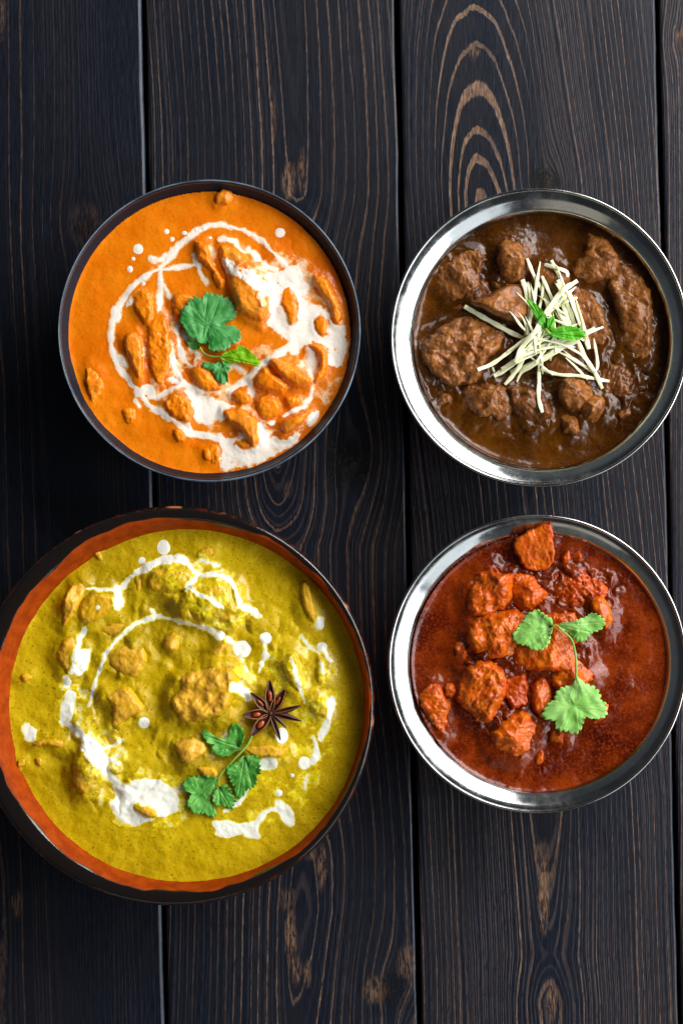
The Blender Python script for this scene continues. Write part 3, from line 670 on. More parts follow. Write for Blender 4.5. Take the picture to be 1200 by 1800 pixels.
A.cream(st, [(W1, 1.0), (W2, .8), (W3, 1.2), (BAND, 1.3), (W5, 1.1), (P2(545,725, 560,720, 562,732, 550,745, 541,748), .1), (P2(455,740, 475,725, 490,735, 480,750), .9), (P2(240,540, 330,540, 350,640, 420,680, 400,780, 330,760, 250,690), .5, -3.0), (P2(420,440, 540,440, 615,560, 610,670, 540,760, 430,820, 380,800, 420,700, 560,620, 460,560), .5, -2.6), (P2(440,560, 500,560, 520,620, 440,660, 400,600), .5, -3.4)], 
 [(243,438,10,1,'large round cream drop at upper left, outside the cream ring of the orange curry'), (235,455,3.6,1,'tiny cream drop just under the large upper left drop, orange curry'),
  (229,473,5.5,1.2,'lowest of the three cream drops at upper left of the orange curry'), (293,407,5,1,'small cream drop highest on the left above the cream ring, orange curry'),
  (303,421,4.4,1,'small cream drop touching the outside of the cream ring, left of the top'), (324,410,5.2,.8,'first cream drop of the dotted line leading to the arc top'),
  (345,404,4,1,'middle cream drop of the dotted line leading to the arc top'), (359,402,5.4,.9,'last cream drop before the arc top in the orange curry'), (492,409,9.5,1,'round cream drop alone at upper right of the orange curry'),
  (252,499,4,1,'tiny cream drop inside the left bend of the cream ring'), (370,418,2.8,1,'tiny cream drop under the arc top, left of the small cream flecks')],
 M['cr_or'], 'white cream drizzled in rings and pools over the orange curry', mott=1.0)

# ------------------------------------------------------------------ yellow curry in the terracotta dish
B = Curry(328, 1242, 312, .0432, 1.6, 2, (2.4, .8, .2), 1.0, (.75, .5, 1.0, 22, .45, .95))
T = 'yellow sauced chicken piece '
def yp(poly, h, e, r, lab, bare=.3, clean=False): B.piece(grow(poly, 1.12), h*1.35, e, r, T+lab, clean=clean, bare=bare)
yp(P2(147,1050, 170,1037, 198,1045, 211,1061, 195,1075, 170,1097, 138,1094), 13, 14, .9, 'rounded, right of the pale browned one at upper left', .2)
yp(P2(112,1058, 130,1027, 147,1022, 155,1037, 142,1061, 125,1097, 112,1100, 110,1078), 17, 9, 1.0, 'pale and browned at its end, highest on the left', .9)
yp(P2(258,1008, 300,994, 340,1002, 345,1028, 312,1050, 266,1040), 17, 16, 1.0, 'below the tall cream drop near the top of the dish', .4)
yp(P2(312,1050, 335,1028, 370,1018, 405,1023, 418,1050, 415,1080, 395,1097, 350,1092, 320,1077), 23, 18, .9, 'large, crossed by two cream lines near the top', .5)
yp(P2(236,1012, 250,1010, 252,1035, 240,1042), 7, 6, .7, 'narrow, left of the one under the tall cream drop', .8)
yp(P2(99,1149, 119,1119, 133,1121, 150,1150, 130,1186, 113,1182), 15, 12, .9, 'pale, left of the bright cream streak on the left side', .9)
yp(P2(170,1152, 198,1138, 255,1133, 263,1157, 244,1188, 221,1191), 13, 16, .9, 'broad and pale beside the left end of the inner cream arc', .8)
yp(P2(173,1107, 198,1096, 235,1096, 212,1118, 181,1117), 9, 9, .8, 'flat, touching the cream arc from above left', .7)
yp(P2(289,1115, 314,1110, 321,1132, 306,1147, 288,1135), 15, 9, .7, 'small round, just under the top of the inner cream arc', .6)
yp(P2(185,1225, 215,1205, 240,1215, 256,1240, 250,1257, 225,1262, 210,1282, 193,1270, 200,1245), 18, 13, 1.0, 'left of the centre, above the small round cream drop', .6)
yp(P2(305,1225, 322,1185, 360,1173, 402,1170, 417,1195, 412,1225, 395,1252, 370,1264, 330,1270, 306,1252), 30, 20, 1.2, 'biggest, in the centre left of the star anise', .7)
yp(P2(130,1265, 170,1255, 178,1272, 150,1284, 130,1280), 10, 9, .9, 'flat, above the wide white pool on the left', .5)
yp(P2(58,1305, 95,1297, 127,1305, 125,1320, 95,1313, 63,1313), 11, 8, .9, 'long and flat by the left wall under a cream patch', .5)
yp(P2(139,1308, 159,1300, 172,1325, 178,1353, 159,1395, 136,1389, 125,1359), 21, 15, .9, 'tall, beside the white pool at lower left', .5)
yp(P2(303,1305, 320,1298, 340,1293, 358,1300, 363,1320, 345,1336, 330,1343, 318,1336, 311,1318), 18, 11, .8, 'pale round, left of the coriander sprig', 1.0)
B.piece(P2(235,1410, 272,1421, 278,1433, 266,1439, 235,1425), 12, 6, .6, 'small tan strip lying in the big cream pool of the yellow curry', clean=True, bare=.9)
yp(P2(190,1342, 210,1334, 223,1348, 210,1364, 193,1360), 9, 8, .8, 'small, between the lower left pool and the big cream pool', .4)
yp(P2(218,1365, 235,1360, 236,1376, 222,1379), 7, 6, .8, 'tiny, above the big cream pool', .8)
yp(P2(526,1030, 542,1021, 555,1061, 555,1097, 535,1079), 13, 9, .7, 'smooth upright strip by the upper right wall', .3)
yp(P2(495,1158, 523,1147, 536,1197, 529,1219, 512,1208, 502,1177), 13, 9, .9, 'long upright strip above the star anise', .5)
yp(P2(554,1149, 573,1163, 573,1202, 553,1199), 8, 8, .8, 'pale, near the right wall level with the star anise', .7)
yp(P2(537,1228, 565,1223, 578,1245, 571,1262, 545,1250), 13, 9, .9, 'browned, just right of the star anise', .7)
yp(P2(429,1313, 480,1308, 508,1316, 489,1332, 440,1331), 12, 8, .8, 'flat, directly below the star anise', .8)
yp(P2(345,1350, 375,1343, 388,1360, 365,1374), 9, 8, .9, 'small, under the stalk of the coriander sprig', .8)
yp(P2(370,1143, 398,1122, 403,1135, 377,1159), 11, 7, .7, 'thin, left of the largest round cream drop', .7)
yp(P2(345,965, 372,958, 377,976, 349,984), 7, 7, .8, 'tiny, right of the tall cream drop at the top', .3)
yp(P2(34,1189, 51,1181, 62,1192, 42,1202), 8, 6, .8, 'tiny, touching the left wall of the dish', .5)
yp(P2(29,1335, 45,1332, 48,1346, 33,1349), 9, 5, .6, 'tiny dark-edged, lowest by the left wall', .3)
yp(P2(64,1332, 76,1332, 78,1347, 65,1347), 8, 5, .6, 'tiny, right of the dark-edged one by the left wall', .7)
yp(P2(196,1275, 213,1271, 214,1290, 199,1290), 9, 6, .8, 'tiny pale, under the left of centre piece', .9)
yp(P2(155,952, 175,948, 182,985, 168,980), 5, 7, .8, 'faint pale, near the upper left wall', .6)
yp(P2(392,1230, 410,1228, 414,1262, 396,1270), 13, 8, .9, 'narrow golden, right edge of the biggest piece', .6)
B.relief([(330,1180,240,200,5.5,26), (200,1330,150,120,5,22), (480,1150,120,140,3.5,20), (300,1040,170,70,3,18)])
B.build(M['s_ye'], M['m_ye'], 'thick yellow curry sauce filling the terracotta dish', 'chicken', 'chicken pieces in the yellow curry')
st = [(P2(155,1033, 180,1036, 200,1038), 3.4, .9), (P2(205,1034, 210,1048, 209,1062), 8, 1), (P2(218,1030, 232,1012), 5, 1), (P2(240,1006, 262,996, 285,984, 305,978, 325,985), 8, 1),
 (P2(325,985, 340,1002, 350,1012, 372,1010, 395,1013, 412,1025, 419,1050, 421,1064), 4.2, 1), (P2(335,1032, 350,1045, 372,1055, 392,1068), 4, 1), (P2(350,1010, 335,1030, 328,1036), 4, .9), (P2(365,1008, 392,1002), 2.6, .8),
 (P2(432,1068, 445,1072, 455,1082), 6, 1), (P2(350,985, 372,992, 385,992), 4, .6),
 (P2(157,1240, 165,1210, 178,1170, 190,1145, 205,1125, 225,1105, 250,1092, 275,1083, 300,1088, 340,1097, 370,1108, 385,1117), 4.3, 1), (P2(275,1085, 268,1070), 3.5, .9), (P2(400,1124, 412,1132), 5, 1), (P2(425,1155, 436,1182), 2.3, .7),
 (P2(150,1105, 141,1125, 135,1150, 128,1180), 6, 1), (P2(150,1150, 138,1178), 11, 1), (P2(120,1192, 118,1205), 7, .9), (P2(467,1122, 467,1152, 460,1167, 454,1180), 3, 1),
 (P2(122,1225, 124,1245, 118,1262), 12, .9), (P2(118,1268, 128,1280, 145,1292, 160,1310), 7, .9), (P2(175,1315, 200,1310, 216,1302), 4.5, 1), (P2(180,1345, 195,1362, 210,1380, 230,1388), 6, 1), (P2(190,1335, 212,1340), 5, .7),
 (P2(562,1090, 560,1102), 7, 1), (P2(567,1140, 580,1162), 4.5, .9), (P2(583,1230, 581,1248, 578,1270, 566,1290, 562,1300), 6.5, .9), (P2(552,1300, 560,1325, 548,1340), 7, .7), (P2(455,1442, 470,1425, 490,1420), 5, .8), (P2(490,1415, 500,1425, 508,1440), 11, .9),
 (P2(412,1205, 428,1212, 436,1228), 8, .9), (P2(512,1158, 520,1185, 530,1215, 534,1232), 4.5, .7), (P2(530,1120, 540,1135, 560,1150), 3.5, .7), (P2(565,1160, 568,1180), 4, .6), (P2(462,1345, 478,1342), 12, .9), (P2(430,1365, 438,1385, 424,1402), 5, .8), (P2(395,1425, 415,1415, 425,1400), 5, .7),
 (P2(540,1365, 535,1385), 3, .5), (P2(378,1320, 400,1285), 3, .5)]
L1 = P2(150,1285, 168,1298, 186,1320, 192,1345, 190,1365, 165,1345, 150,1322, 144,1300)
L2 = P2(238,1370, 270,1366, 300,1383, 317,1400, 313,1425, 282,1438, 262,1446, 230,1450, 205,1442, 193,1420, 203,1395, 197,1378, 225,1382)
L3 = P2(370,1442, 400,1443, 430,1450, 457,1438, 452,1460, 460,1472, 440,1476, 425,1462, 405,1472, 383,1470)
B.cream(st, [(L1, .6), (L2, .35), (L3, .35), (P2(36,1280, 52,1268, 70,1282, 62,1302, 44,1302), .5), (P2(108,1228, 128,1222, 138,1240, 122,1252), .9), (P2(90,1180, 150,1190, 210,1300, 250,1350, 340,1370, 330,1460, 200,1460, 160,1390, 110,1290), .5, -2.4), (P2(380,1170, 560,1120, 600,1180, 590,1320, 540,1420, 460,1470, 360,1480, 400,1380, 520,1330, 500,1230), .5, -3.3), (P2(230,980, 340,960, 440,1020, 460,1090, 380,1120, 300,1060), .5, -3.2)],
 [(288,962,13,1.15,'tall cream drop near the top wall of the terracotta dish'), (250,985,7,1,'small cream drop left of the tall one at the top of the yellow curry'), (387,1117,10,1,'cream drop ending the inner arc, left of the largest round drop'),
  (426,1141,17,1,'largest round white cream drop in the yellow curry'), (467,1122,12,1,'cream drop heading the vertical string right of the largest drop'), (467,1152,8,1,'middle cream drop of the vertical string in the yellow curry'), (460,1167,5.5,1.2,'lowest cream drop of the vertical string in the yellow curry'),
  (120,1198,7,1.1,'cream drop under the bright streak on the left side of the yellow curry'), (254,1270,11,1,'perfectly round cream drop left of centre in the yellow curry'), (562,1098,8,1.3,'oval cream drop beside the smooth strip at upper right'), (566,1137,10,1,'round cream drop near the right wall of the yellow curry'),
  (583,1235,7,1,'small cream drop by the right wall, level with the star anise'), (495,1292,13,1.2,'cream drop peeking out under a lower point of the star anise'), (535,1341,13,1,'large cream drop at the lower right, below right of the star anise'), (490,1394,7,1,'small cream drop above the bottom right cream patch'),
  (174,1068,4,1,'tiny cream speck on the rounded piece at upper left'), (514,1363,4,1,'tiny pale cream drop below left of the large lower right drop')],
 M['cr_ye'], 'white cream drizzled in arcs and pools over the yellow curry', mott=1.0)

# ------------------------------------------------------------------ brown curry, upper steel bowl
D = Curry(953, 596, 225.5, .0338, 1.45, 3, (1.8, .45, .10), 7.0, (.5, .30, .6, 24, 1.0, .85))
T = 'dark braised meat chunk '
def bp(poly, h, e, r, lab, bare=.3, add=None): D.piece(grow(poly, 1.12), h*1.45, e, r*0.85, T+lab, bare=bare, name='meat_piece', add=add)
bp(P2(867,415, 890,410, 922,418, 932,450, 925,490, 905,508, 870,500, 860,455), 11, 14, 1.3, 'forming the darker base around the pale oval one', .0)
bp(P2(875,430, 894,424, 914,430, 919,460, 912,493, 894,500, 879,489, 873,460), 27, 13, .8, 'pale and oval, near the top left of the upper steel bowl', 1.0)
bp(P2(768,472, 790,462, 818,440, 846,446, 850,465, 836,482, 842,500, 822,520, 788,530, 770,505), 15, 11, 1.5, 'ragged, at the upper left wall of the upper steel bowl', .4)
bp(P2(812,505, 850,490, 862,508, 884,540, 850,540, 800,548, 790,530), 9, 9, 1.6, 'low and dark, above the tip of the triangular one', .0)
bp(P2(824,533, 860,522, 889,505, 916,498, 922,545, 912,570, 878,560, 850,546), 28, 11, .8, 'triangular, pointing left beside the ginger', .8)
bp(P2(860,495, 872,498, 881,507, 870,511), 13, 5, .8, 'tiny, between the oval and the triangular one', .8)
bp(P2(752,596, 790,566, 846,558, 876,576, 878,612, 850,632, 842,664, 800,676, 768,662, 750,640, 746,612), 24, 9, 1.7, 'largest, left of the ginger in the upper steel bowl', .7, add=lambda X, Y: -0.42*np.maximum(607+0.12*(X-810)-Y, 0)-0.16*np.maximum(Y-607-0.12*(X-810), 0)-0.35*np.maximum(775-X, 0)+0.7*fbm(X*1.0, Y*0.3, 5, 3, 12))
bp(P2(810,689, 837,676, 878,678, 902,698, 902,716, 878,736, 846,732, 813,718), 19, 14, 1.6, 'rough, under the largest one at lower left', .6)
bp(P2(763,698, 788,687, 797,707, 770,716), 11, 8, 1.3, 'small, at the lower left wall of the upper steel bowl', .5)
bp(P2(1031,417, 1056,417, 1074,446, 1085,466, 1078,493, 1020,496, 1004,478, 1010,455, 1029,446), 23, 14, 1.4, 'ridged, at the upper right of the ginger', .6)
bp(P2(1075,470, 1105,475, 1130,498, 1140,522, 1143,570, 1139,628, 1116,634, 1094,602, 1082,540, 1068,500), 22, 15, 1.3, 'tall, against the shaded right wall', .5)
bp(P2(1000,505, 1022,503, 1042,525, 1056,545, 1067,590, 1060,622, 1030,612, 1000,560), 16, 13, 1.2, 'under the right side of the ginger', .6)
bp(P2(982,673, 1004,665, 1027,667, 1040,680, 1040,700, 1020,722, 1000,724, 983,708), 22, 13, 1.2, 'below the ginger, upper of the three at lower right', .8)
bp(P2(1015,705, 1040,693, 1058,702, 1060,725, 1045,744, 1018,740), 21, 12, 1.0, 'below the ginger, rightmost of the three at lower right', .9)
bp(P2(984,725, 1005,722, 1016,742, 1016,762, 1000,767, 984,757), 15, 10, 1.2, 'below the ginger, lowest of the three at lower right', .7)
bp(P2(890,680, 930,683, 960,698, 967,730, 947,748, 915,742, 900,715), 20, 13, 1.2, 'dark, under the hanging ginger strip', .0)
bp(P2(930,470, 965,458, 997,474, 1000,500, 970,522, 935,512), 19, 14, 1.2, 'under the top tips of the ginger', .4)
bp(P2(905,570, 960,540, 1010,560, 1030,620, 1000,655, 930,640), 12, 20, 1.3, 'hidden below the middle of the ginger pile', .1)
bp(P2(945,625, 1000,616, 1042,650, 1030,670, 980,667, 940,650), 11, 12, 1.3, 'under the lower ginger strips', .3)
bp(P2(1085,725, 1105,718, 1112,730, 1090,740), 7, 6, 1.2, 'tiny, near the lower right wall of the upper steel bowl', .4)
bp(P2(1055,640, 1110,648, 1122,690, 1080,702, 1052,682), 7, 12, 2.0, 'flat and lumpy, right of the ginger ends', .1)
D.relief([(1095,660,75,115,5,16), (905,745,100,32,3.5,14), (835,480,70,70,5,16), (960,610,110,110,5,18), (770,690,60,60,2.5,14), (1000,770,90,30,1.5,16)])
D.build(M['s_br'], M['m_br'], 'glossy brown gravy in the upper steel bowl', 'meat', 'meat pieces in the brown curry')
D.H = D.height()

# ------------------------------------------------------------------ red curry, lower steel bowl
E = Curry(949, 1167, 226, .0418, 1.45, 4, (1.6, .5, .16), 5.0, (.55, .34, .9, 26, .95, .9))
T = 'red sauced meat chunk '
def rp(poly, h, e, r, lab, bare=.4, add=None): E.piece(poly if add else grow(poly, 1.16), h*1.3, e, r, T+lab, bare=bare, name='meat_piece', add=add)
rp(P2(898,950, 925,935, 964,918, 971,930, 973,985, 960,1002, 930,1004, 910,987), 11, 5, .8, 'pointed, sticking up over the top edge of the lower steel bowl', .5, add=lambda X, Y: 15*sst(1000, 945, Y))
rp(P2(823,1040, 835,1015, 862,996, 873,1010, 900,1010, 897,1050, 885,1067, 850,1084, 826,1072), 24, 13, 1.3, 'upper left of the pile in the lower steel bowl', .5)
rp(P2(893,1010, 930,1006, 952,1020, 962,1050, 930,1072, 900,1062), 18, 13, 1.5, 'below the pointed one, at the top of the pile', .3)
rp(P2(960,1015, 1010,1000, 1052,1020, 1062,1052, 1020,1062, 968,1062), 10, 15, 2.2, 'lumpy and low, right of the one below the pointed one', .1)
rp(P2(828,1100, 850,1078, 890,1073, 917,1080, 907,1110, 907,1147, 880,1157, 850,1157, 826,1130), 29, 16, 1.4, 'orange, left of the round coriander leaf', .7)
rp(P2(930,1085, 975,1078, 1012,1075, 1022,1095, 985,1107, 933,1102), 15, 11, 1.2, 'under the joint of the coriander leaves', .3)
rp(P2(903,1115, 940,1100, 985,1100, 1012,1120, 1032,1160, 1000,1182, 968,1176, 930,1178, 903,1162), 30, 16, .9, 'broad, in the centre under the coriander stalk', .7)
rp(P2(970,1175, 1000,1165, 1030,1163, 1042,1190, 1015,1212, 985,1217, 965,1202), 22, 14, 1.1, 'above the lowest coriander leaf', .6)
rp(P2(815,1175, 850,1163, 877,1175, 884,1200, 882,1235, 860,1264, 840,1267, 808,1235, 806,1200), 26, 15, 1.4, 'left of centre with rough top, in the lower steel bowl', .6)
rp(P2(883,1172, 912,1178, 928,1200, 928,1235, 900,1242, 880,1215), 14, 12, 1.6, 'dark, between the rough one and the upright thin one', .1)
rp(P2(932,1215, 945,1190, 967,1193, 967,1252, 950,1260, 933,1240), 18, 10, .9, 'thin and upright, left of the lowest coriander leaf', .5)
rp(P2(862,1295, 880,1270, 905,1253, 932,1256, 947,1275, 942,1297, 915,1327, 893,1334, 868,1322), 24, 15, 1.0, 'oval, lowest in the lower steel bowl', .6)
rp(P2(738,1220, 760,1203, 777,1215, 787,1240, 785,1262, 777,1292, 760,1270, 743,1245), 17, 11, 1.3, 'against the left wall of the lower steel bowl', .5)
rp(P2(780,1205, 795,1196, 804,1212, 797,1224, 780,1222), 12, 7, .9, 'small, beside the one against the left wall', .4)
rp(P2(1035,1055, 1055,1050, 1072,1068, 1072,1096, 1058,1107, 1050,1085, 1036,1072), 20, 10, .5, 'smooth yellowish, right of the folded coriander leaf', 1.0)
rp(P2(798,1130, 815,1123, 822,1145, 812,1162, 798,1167), 12, 8, 1.2, 'small, left of the orange one', .3)
rp(P2(988,975, 1000,966, 1000,985, 986,997), 11, 5, .7, 'small curl, right of the pointed one', .3)
rp(P2(1008,968, 1021,973, 1020,987, 1005,987), 9, 5, .7, 'small, second to the right of the pointed one', .3)
rp(P2(963,1285, 990,1283, 994,1307, 968,1308), 12, 8, 1.0, 'small, just under the lowest coriander leaf', .6)
rp(P2(940,1320, 952,1318, 955,1345, 942,1345), 7, 6, 1.0, 'tiny, right below the oval one', .4)
rp(P2(1060,1235, 1072,1240, 1060,1262, 1040,1275, 1045,1255), 8, 6, .9, 'thin, showing right of the lowest coriander leaf', .3)
E.relief([(1010,1030,95,48,8,12), (880,1190,95,120,7,14), (1080,1150,70,110,1.2,14), (950,1340,90,40,1.5,14), (950,1120,120,90,5,16)])
E.build(M['s_re'], M['m_re'], 'glossy dark red gravy in the lower steel bowl', 'meat', 'meat pieces in the red curry')
E.H = E.height()

# ------------------------------------------------------------------ leaves and herbs
def leaf(name, F, org, sc_, base, outline, centre, veins, mat, lift=5, cup=3, teeth=.05, nt=26, rings=12, parent=None, droop=0, relz=None, th=0.7, seed=0):
    """outline star-shaped about centre; photo coordinates = org + p/sc_"""
    cv = lambda p: (org[0]+p[0]/sc_, org[1]+p[1]/sc_)
    o = chaikin([cv(p) for p in outline], 1)
    c_ = np.array(cv(centre)); b_ = np.array(cv(base))
    seg = np.hypot(*(np.roll(o, -1, 0)-o).T); cum = np.concatenate([[0], np.cumsum(seg)]); n = 260
    tt = np.linspace(0, cum[-1], n, endpoint=False); oc = np.vstack([o, o[:1]])
    ox = np.interp(tt, cum, oc[:, 0]); oy = np.interp(tt, cum, oc[:, 1])
    rs = np.random.RandomState(seed+5)
    ph = np.cumsum(1+0.35*rs.rand(n)); ph = ph/ph[-1]*nt*math.pi
    tooth = 1+teeth*2.6*(np.abs(np.sin(ph))**0.6-0.8) + teeth*1.6*np.sin(ph*0.31+seed)
    dbase = np.hypot(ox-b_[0], oy-b_[1]); size = max(np.hypot(ox-c_[0], oy-c_[1]))
    tooth = 1+(tooth-1)*sst(0.15*size, 0.5*size, dbase)
    rr = np.linspace(0, 1, rings+1)
    X = [np.array([c_[0]])]; Y = [np.array([c_[1]])]; Rr = [np.array([0.0])]
    for r in rr[1:]:
        k = 1+(tooth-1)*r**4
        X.append(c_[0]+(ox-c_[0])*r*k); Y.append(c_[1]+(oy-c_[1])*r*k); Rr.append(np.full(n, r))
    X = np.concatenate(X); Y = np.concatenate(Y); Rr = np.concatenate(Rr)
    vd = np.full(X.shape, 1e9)
    for v in veins:
        p = cv(v); d, t_ = segdist(X, Y, b_, np.array(p)); vd = np.minimum(vd, d*(1+t_*0.8))
    # side veins: fine folds fanning from the base
    an = np.arctan2(Y-b_[1], X-b_[0]); fold = np.sin(an*19+seed)*Rr
    Hs = F.at(X, Y); hz = float(np.percentile(F.at(X[-n:], Y[-n:]), 60))+lift if relz is None else relz
    z = hz + 2.1*cup*(Rr**2)*np.sin(an*3+seed) + 0.9*fold - 1.2*np.exp(-(vd/1.6)**2) + fbm(X, Y, 12, 3, seed)*2.2 - droop*Rr**2
    z = np.maximum(z, Hs+1.2)
    vein = np.exp(-(vd/1.0)**2)*(1-0.35*Rr)
    x, y, zz = W(X, Y, z, F.zr); V = np.stack([x, y, zz], -1); m = len(V)
    V2 = V.copy(); V2[:, 2] -= th*PX
    Fc = []
    for i in range(n): Fc.append((0, 1+(i+1) % n, 1+i))
    for k in range(rings-1):
        a0 = 1+k*n; a1 = a0+n
        for i in range(n):
            j = (i+1) % n; Fc.append((a0+i, a0+j, a1+j, a1+i))
    area = sum(ox[i]*oy[(i+1) % n]-ox[(i+1) % n]*oy[i] for i in range(n))
    if area > 0: Fc = [f for f in Fc]         # clockwise on screen
    Fc2 = [tuple(m+q for q in f[::-1]) for f in Fc]
    a0 = 1+(rings-1)*n
    Fs = [(a0+i, a0+(i+1) % n, m+a0+(i+1) % n, m+a0+i) for i in range(n)]
    loc = tuple(V.mean(0)) if parent is None else None
    return mesh_np(name, np.vstack([V, V2]), Fc+Fc2+Fs, mat, parent, attrs={'vein': np.concatenate([vein, vein])}, loc=loc), hz
def tube(name, pts, rad, mat, parent=None, seg=8, zr=0.05, flat=1.0):
    """pts: (x, y, h) photo pixels, h above zr"""
    p = np.array(pts, float)
    for _ in range(2):
        a = p[:-1]*.75+p[1:]*.25; b = p[:-1]*.25+p[1:]*.75
        m = np.empty((len(a)*2, 3)); m[0::2] = a; m[1::2] = b; p = np.vstack([p[:1], m, p[-1:]])
    n = len(p); V = []; F_ = []
    for i in range(n):
        d = p[min(i+1, n-1)]-p[max(i-1, 0)]; d /= np.linalg.norm(d)+1e-9
        s_ = np.cross(d, (0, 0, 1)); s_ /= np.linalg.norm(s_)+1e-9; u_ = np.cross(s_, d)
        r = rad(i/(n-1)) if callable(rad) else rad
        for k in range(seg):
            a = 2*math.pi*k/seg; q = p[i]+s_*math.cos(a)*r+u_*math.sin(a)*r*flat
            V.append(W(q[0], q[1], q[2], zr))
    for i in range(n-1):
        for k in range(seg):
            F_.append((i*seg+k, i*seg+(k+1) % seg, (i+1)*seg+(k+1) % seg, (i+1)*seg+k))
    F_.append(tuple(range(seg))[::-1]); F_.append(tuple((n-1)*seg+k for k in range(seg)))
    return mesh_np(name, V, F_, mat, parent)

# coriander on the orange curry
s1 = empty('coriander_sprig', (0, 0, 0), 'dark green coriander sprig with one lime leaf on the orange curry', 'herb')
o1 = (310, 500); k1 = 7.5
_, hz = leaf('leaf', A, o1, k1, (335,850), P2(320,790, 200,750, 140,710, 95,610, 50,510, 60,450, 95,440, 78,350, 150,290, 150,200, 215,160, 300,180, 358,240, 372,150, 440,112, 530,120, 600,112, 628,160, 690,180, 708,260, 755,280, 755,340, 815,370, 800,450, 735,480, 640,520, 620,560, 700,560, 760,545, 790,600, 850,585, 890,660, 868,740, 800,760, 720,790, 660,870, 620,905, 530,915, 440,890, 420,800, 380,790),
     (420,540), [(180,220),(90,480),(420,180),(580,200),(720,400),(820,660),(560,860),(330,400)], M['leaf_dark'], lift=12, cup=3.5, teeth=.04, nt=40, parent=s1, seed=1)
_, _ = leaf('leaf', A, o1, k1, (330,800), P2(320,790, 310,865, 240,885, 185,835, 145,785, 200,755), (250,820), [(190,800)], M['leaf_mid'], lift=5, cup=1, teeth=.1, nt=9, parent=s1, seed=2)
_, _ = leaf('leaf', A, o1, k1, (580,960), P2(575,960, 640,910, 690,875, 760,880, 795,880, 828,822, 930,850, 1000,890, 1045,930, 1080,1000, 1102,1050, 1050,1090, 980,1062, 850,1045, 690,1035, 610,1005), (820,960), [(1060,1060),(860,880)], M['leaf_lime'], lift=14, cup=2.5, teeth=.05, nt=20, parent=s1, seed=3)
_, _ = leaf('leaf', A, o1, k1, (600,1000), P2(590,1015, 480,1040, 380,1030, 362,1080, 400,1120, 460,1140, 480,1210, 545,1280, 625,1310, 690,1280, 692,1190, 732,1130, 705,1060, 650,1010), (570,1120), [(620,1290),(400,1070),(700,1110)], M['leaf_dark'], lift=7, cup=1.5, teeth=.07, nt=18, parent=s1, seed=4)
h0 = float(A.at(372, 620))
tube('stem', [(352,612,h0+14), (358,622,h0+10), (372,628,h0+9), (388,628,h0+12)], 1.6, M['stem'], s1, zr=A.zr)
# coriander on the yellow curry
s2 = empty('coriander_sprig', (0, 0, 0), 'mid green coriander sprig on the yellow curry below the star anise', 'herb')
o2 = (310, 1250); k2 = 7.06
leaf('leaf', B, o2, k2, (780,450), P2(770,470, 690,555, 600,560, 510,530, 445,460, 470,400, 400,405, 345,370, 308,262, 370,222, 412,275, 500,325, 580,335, 650,320, 672,190, 700,145, 790,190, 850,300, 838,390, 800,440), (630,400), [(370,300),(520,480),(740,220)], M['leaf_mid'], lift=9, cup=3, teeth=.06, nt=20, parent=s2, seed=11)
leaf('leaf', B, o2, k2, (850,545), P2(840,545, 910,540, 1000,570, 1060,650, 1085,720, 1060,780, 995,775, 990,850, 975,930, 930,1000, 870,990, 840,1050, 760,1060, 720,960, 650,900, 640,800, 645,720, 700,650, 770,600), (850,770), [(1020,700),(940,930),(780,1020),(680,820)], M['leaf_mid'], lift=9, cup=2.5, teeth=.07, nt=26, parent=s2, seed=12)
leaf('leaf', B, o2, k2, (520,820), P2(525,825, 500,900, 470,1000, 425,1080, 435,1160, 492,1210, 470,1290, 430,1312, 350,1290, 280,1300, 210,1260, 190,1180, 140,1150, 160,1060, 180,1010, 105,985, 90,910, 130,850, 210,795, 280,780, 350,768, 400,815, 460,800), (310,1010), [(140,930),(200,1120),(290,1270),(430,1260)], M['leaf_mid'], lift=7, cup=2.5, teeth=.06, nt=28, parent=s2, seed=13)
leaf('leaf', B, o2, k2, (530,935), P2(530,930, 600,905, 690,945, 720,1040, 742,1110, 695,1150, 692,1240, 640,1205, 560,1190, 485,1175, 468,1080, 480,980), (590,1060), [(700,1000),(680,1200),(540,1160)], M['leaf_mid'], lift=9, cup=2, teeth=.10, nt=16, parent=s2, seed=14)
hb = float(B.at(400, 1330))
q = lambda x, y, h: (o2[0]+x/k2, o2[1]+y/k2, h)
tube('stem', [q(940,300,hb+14), q(910,370,hb+13), q(860,450,hb+13), q(760,550,hb+13), q(640,680,hb+12), q(545,790,hb+11), q(525,850,hb+10), q(530,930,hb+9)], lambda t: 2.3-0.8*t, M['stem'], s2, zr=B.zr)
tube('stem', [q(860,450,hb+13), q(800,470,hb+12), q(700,500,hb+10)], 1.2, M['stem'], s2, zr=B.zr)
# coriander on the red curry
s3 = empty('coriander_sprig', (0, 0, 0), 'pale green coriander sprig with three leaves on the red curry', 'herb')
o3 = (880, 1050); k3 = 5.714
he = float(E.at(985, 1130))
leaf('leaf', E, o3, k3, (505,285), P2(503,282, 505,225, 470,180, 400,140, 330,120, 310,152, 235,168, 205,220, 155,262, 140,320, 108,370, 130,430, 170,480, 245,500, 260,525, 330,522, 400,508, 465,460, 490,410, 492,340), (330,320), [(160,380),(180,250),(280,170),(240,490),(380,490)], M['leaf_pale'], lift=10, cup=3, teeth=.05, nt=24, parent=s3, relz=he+9, seed=21)
leaf('leaf', E, o3, k3, (545,275), P2(550,262, 640,240, 730,228, 820,205, 870,148, 935,138, 990,205, 1002,270, 975,335, 905,360, 865,410, 800,432, 740,432, 690,410, 640,345, 590,330), (780,300), [(960,250),(880,350),(760,400)], M['leaf_pale'], lift=10, cup=4, teeth=.06, nt=24, parent=s3, relz=he+10, seed=22)
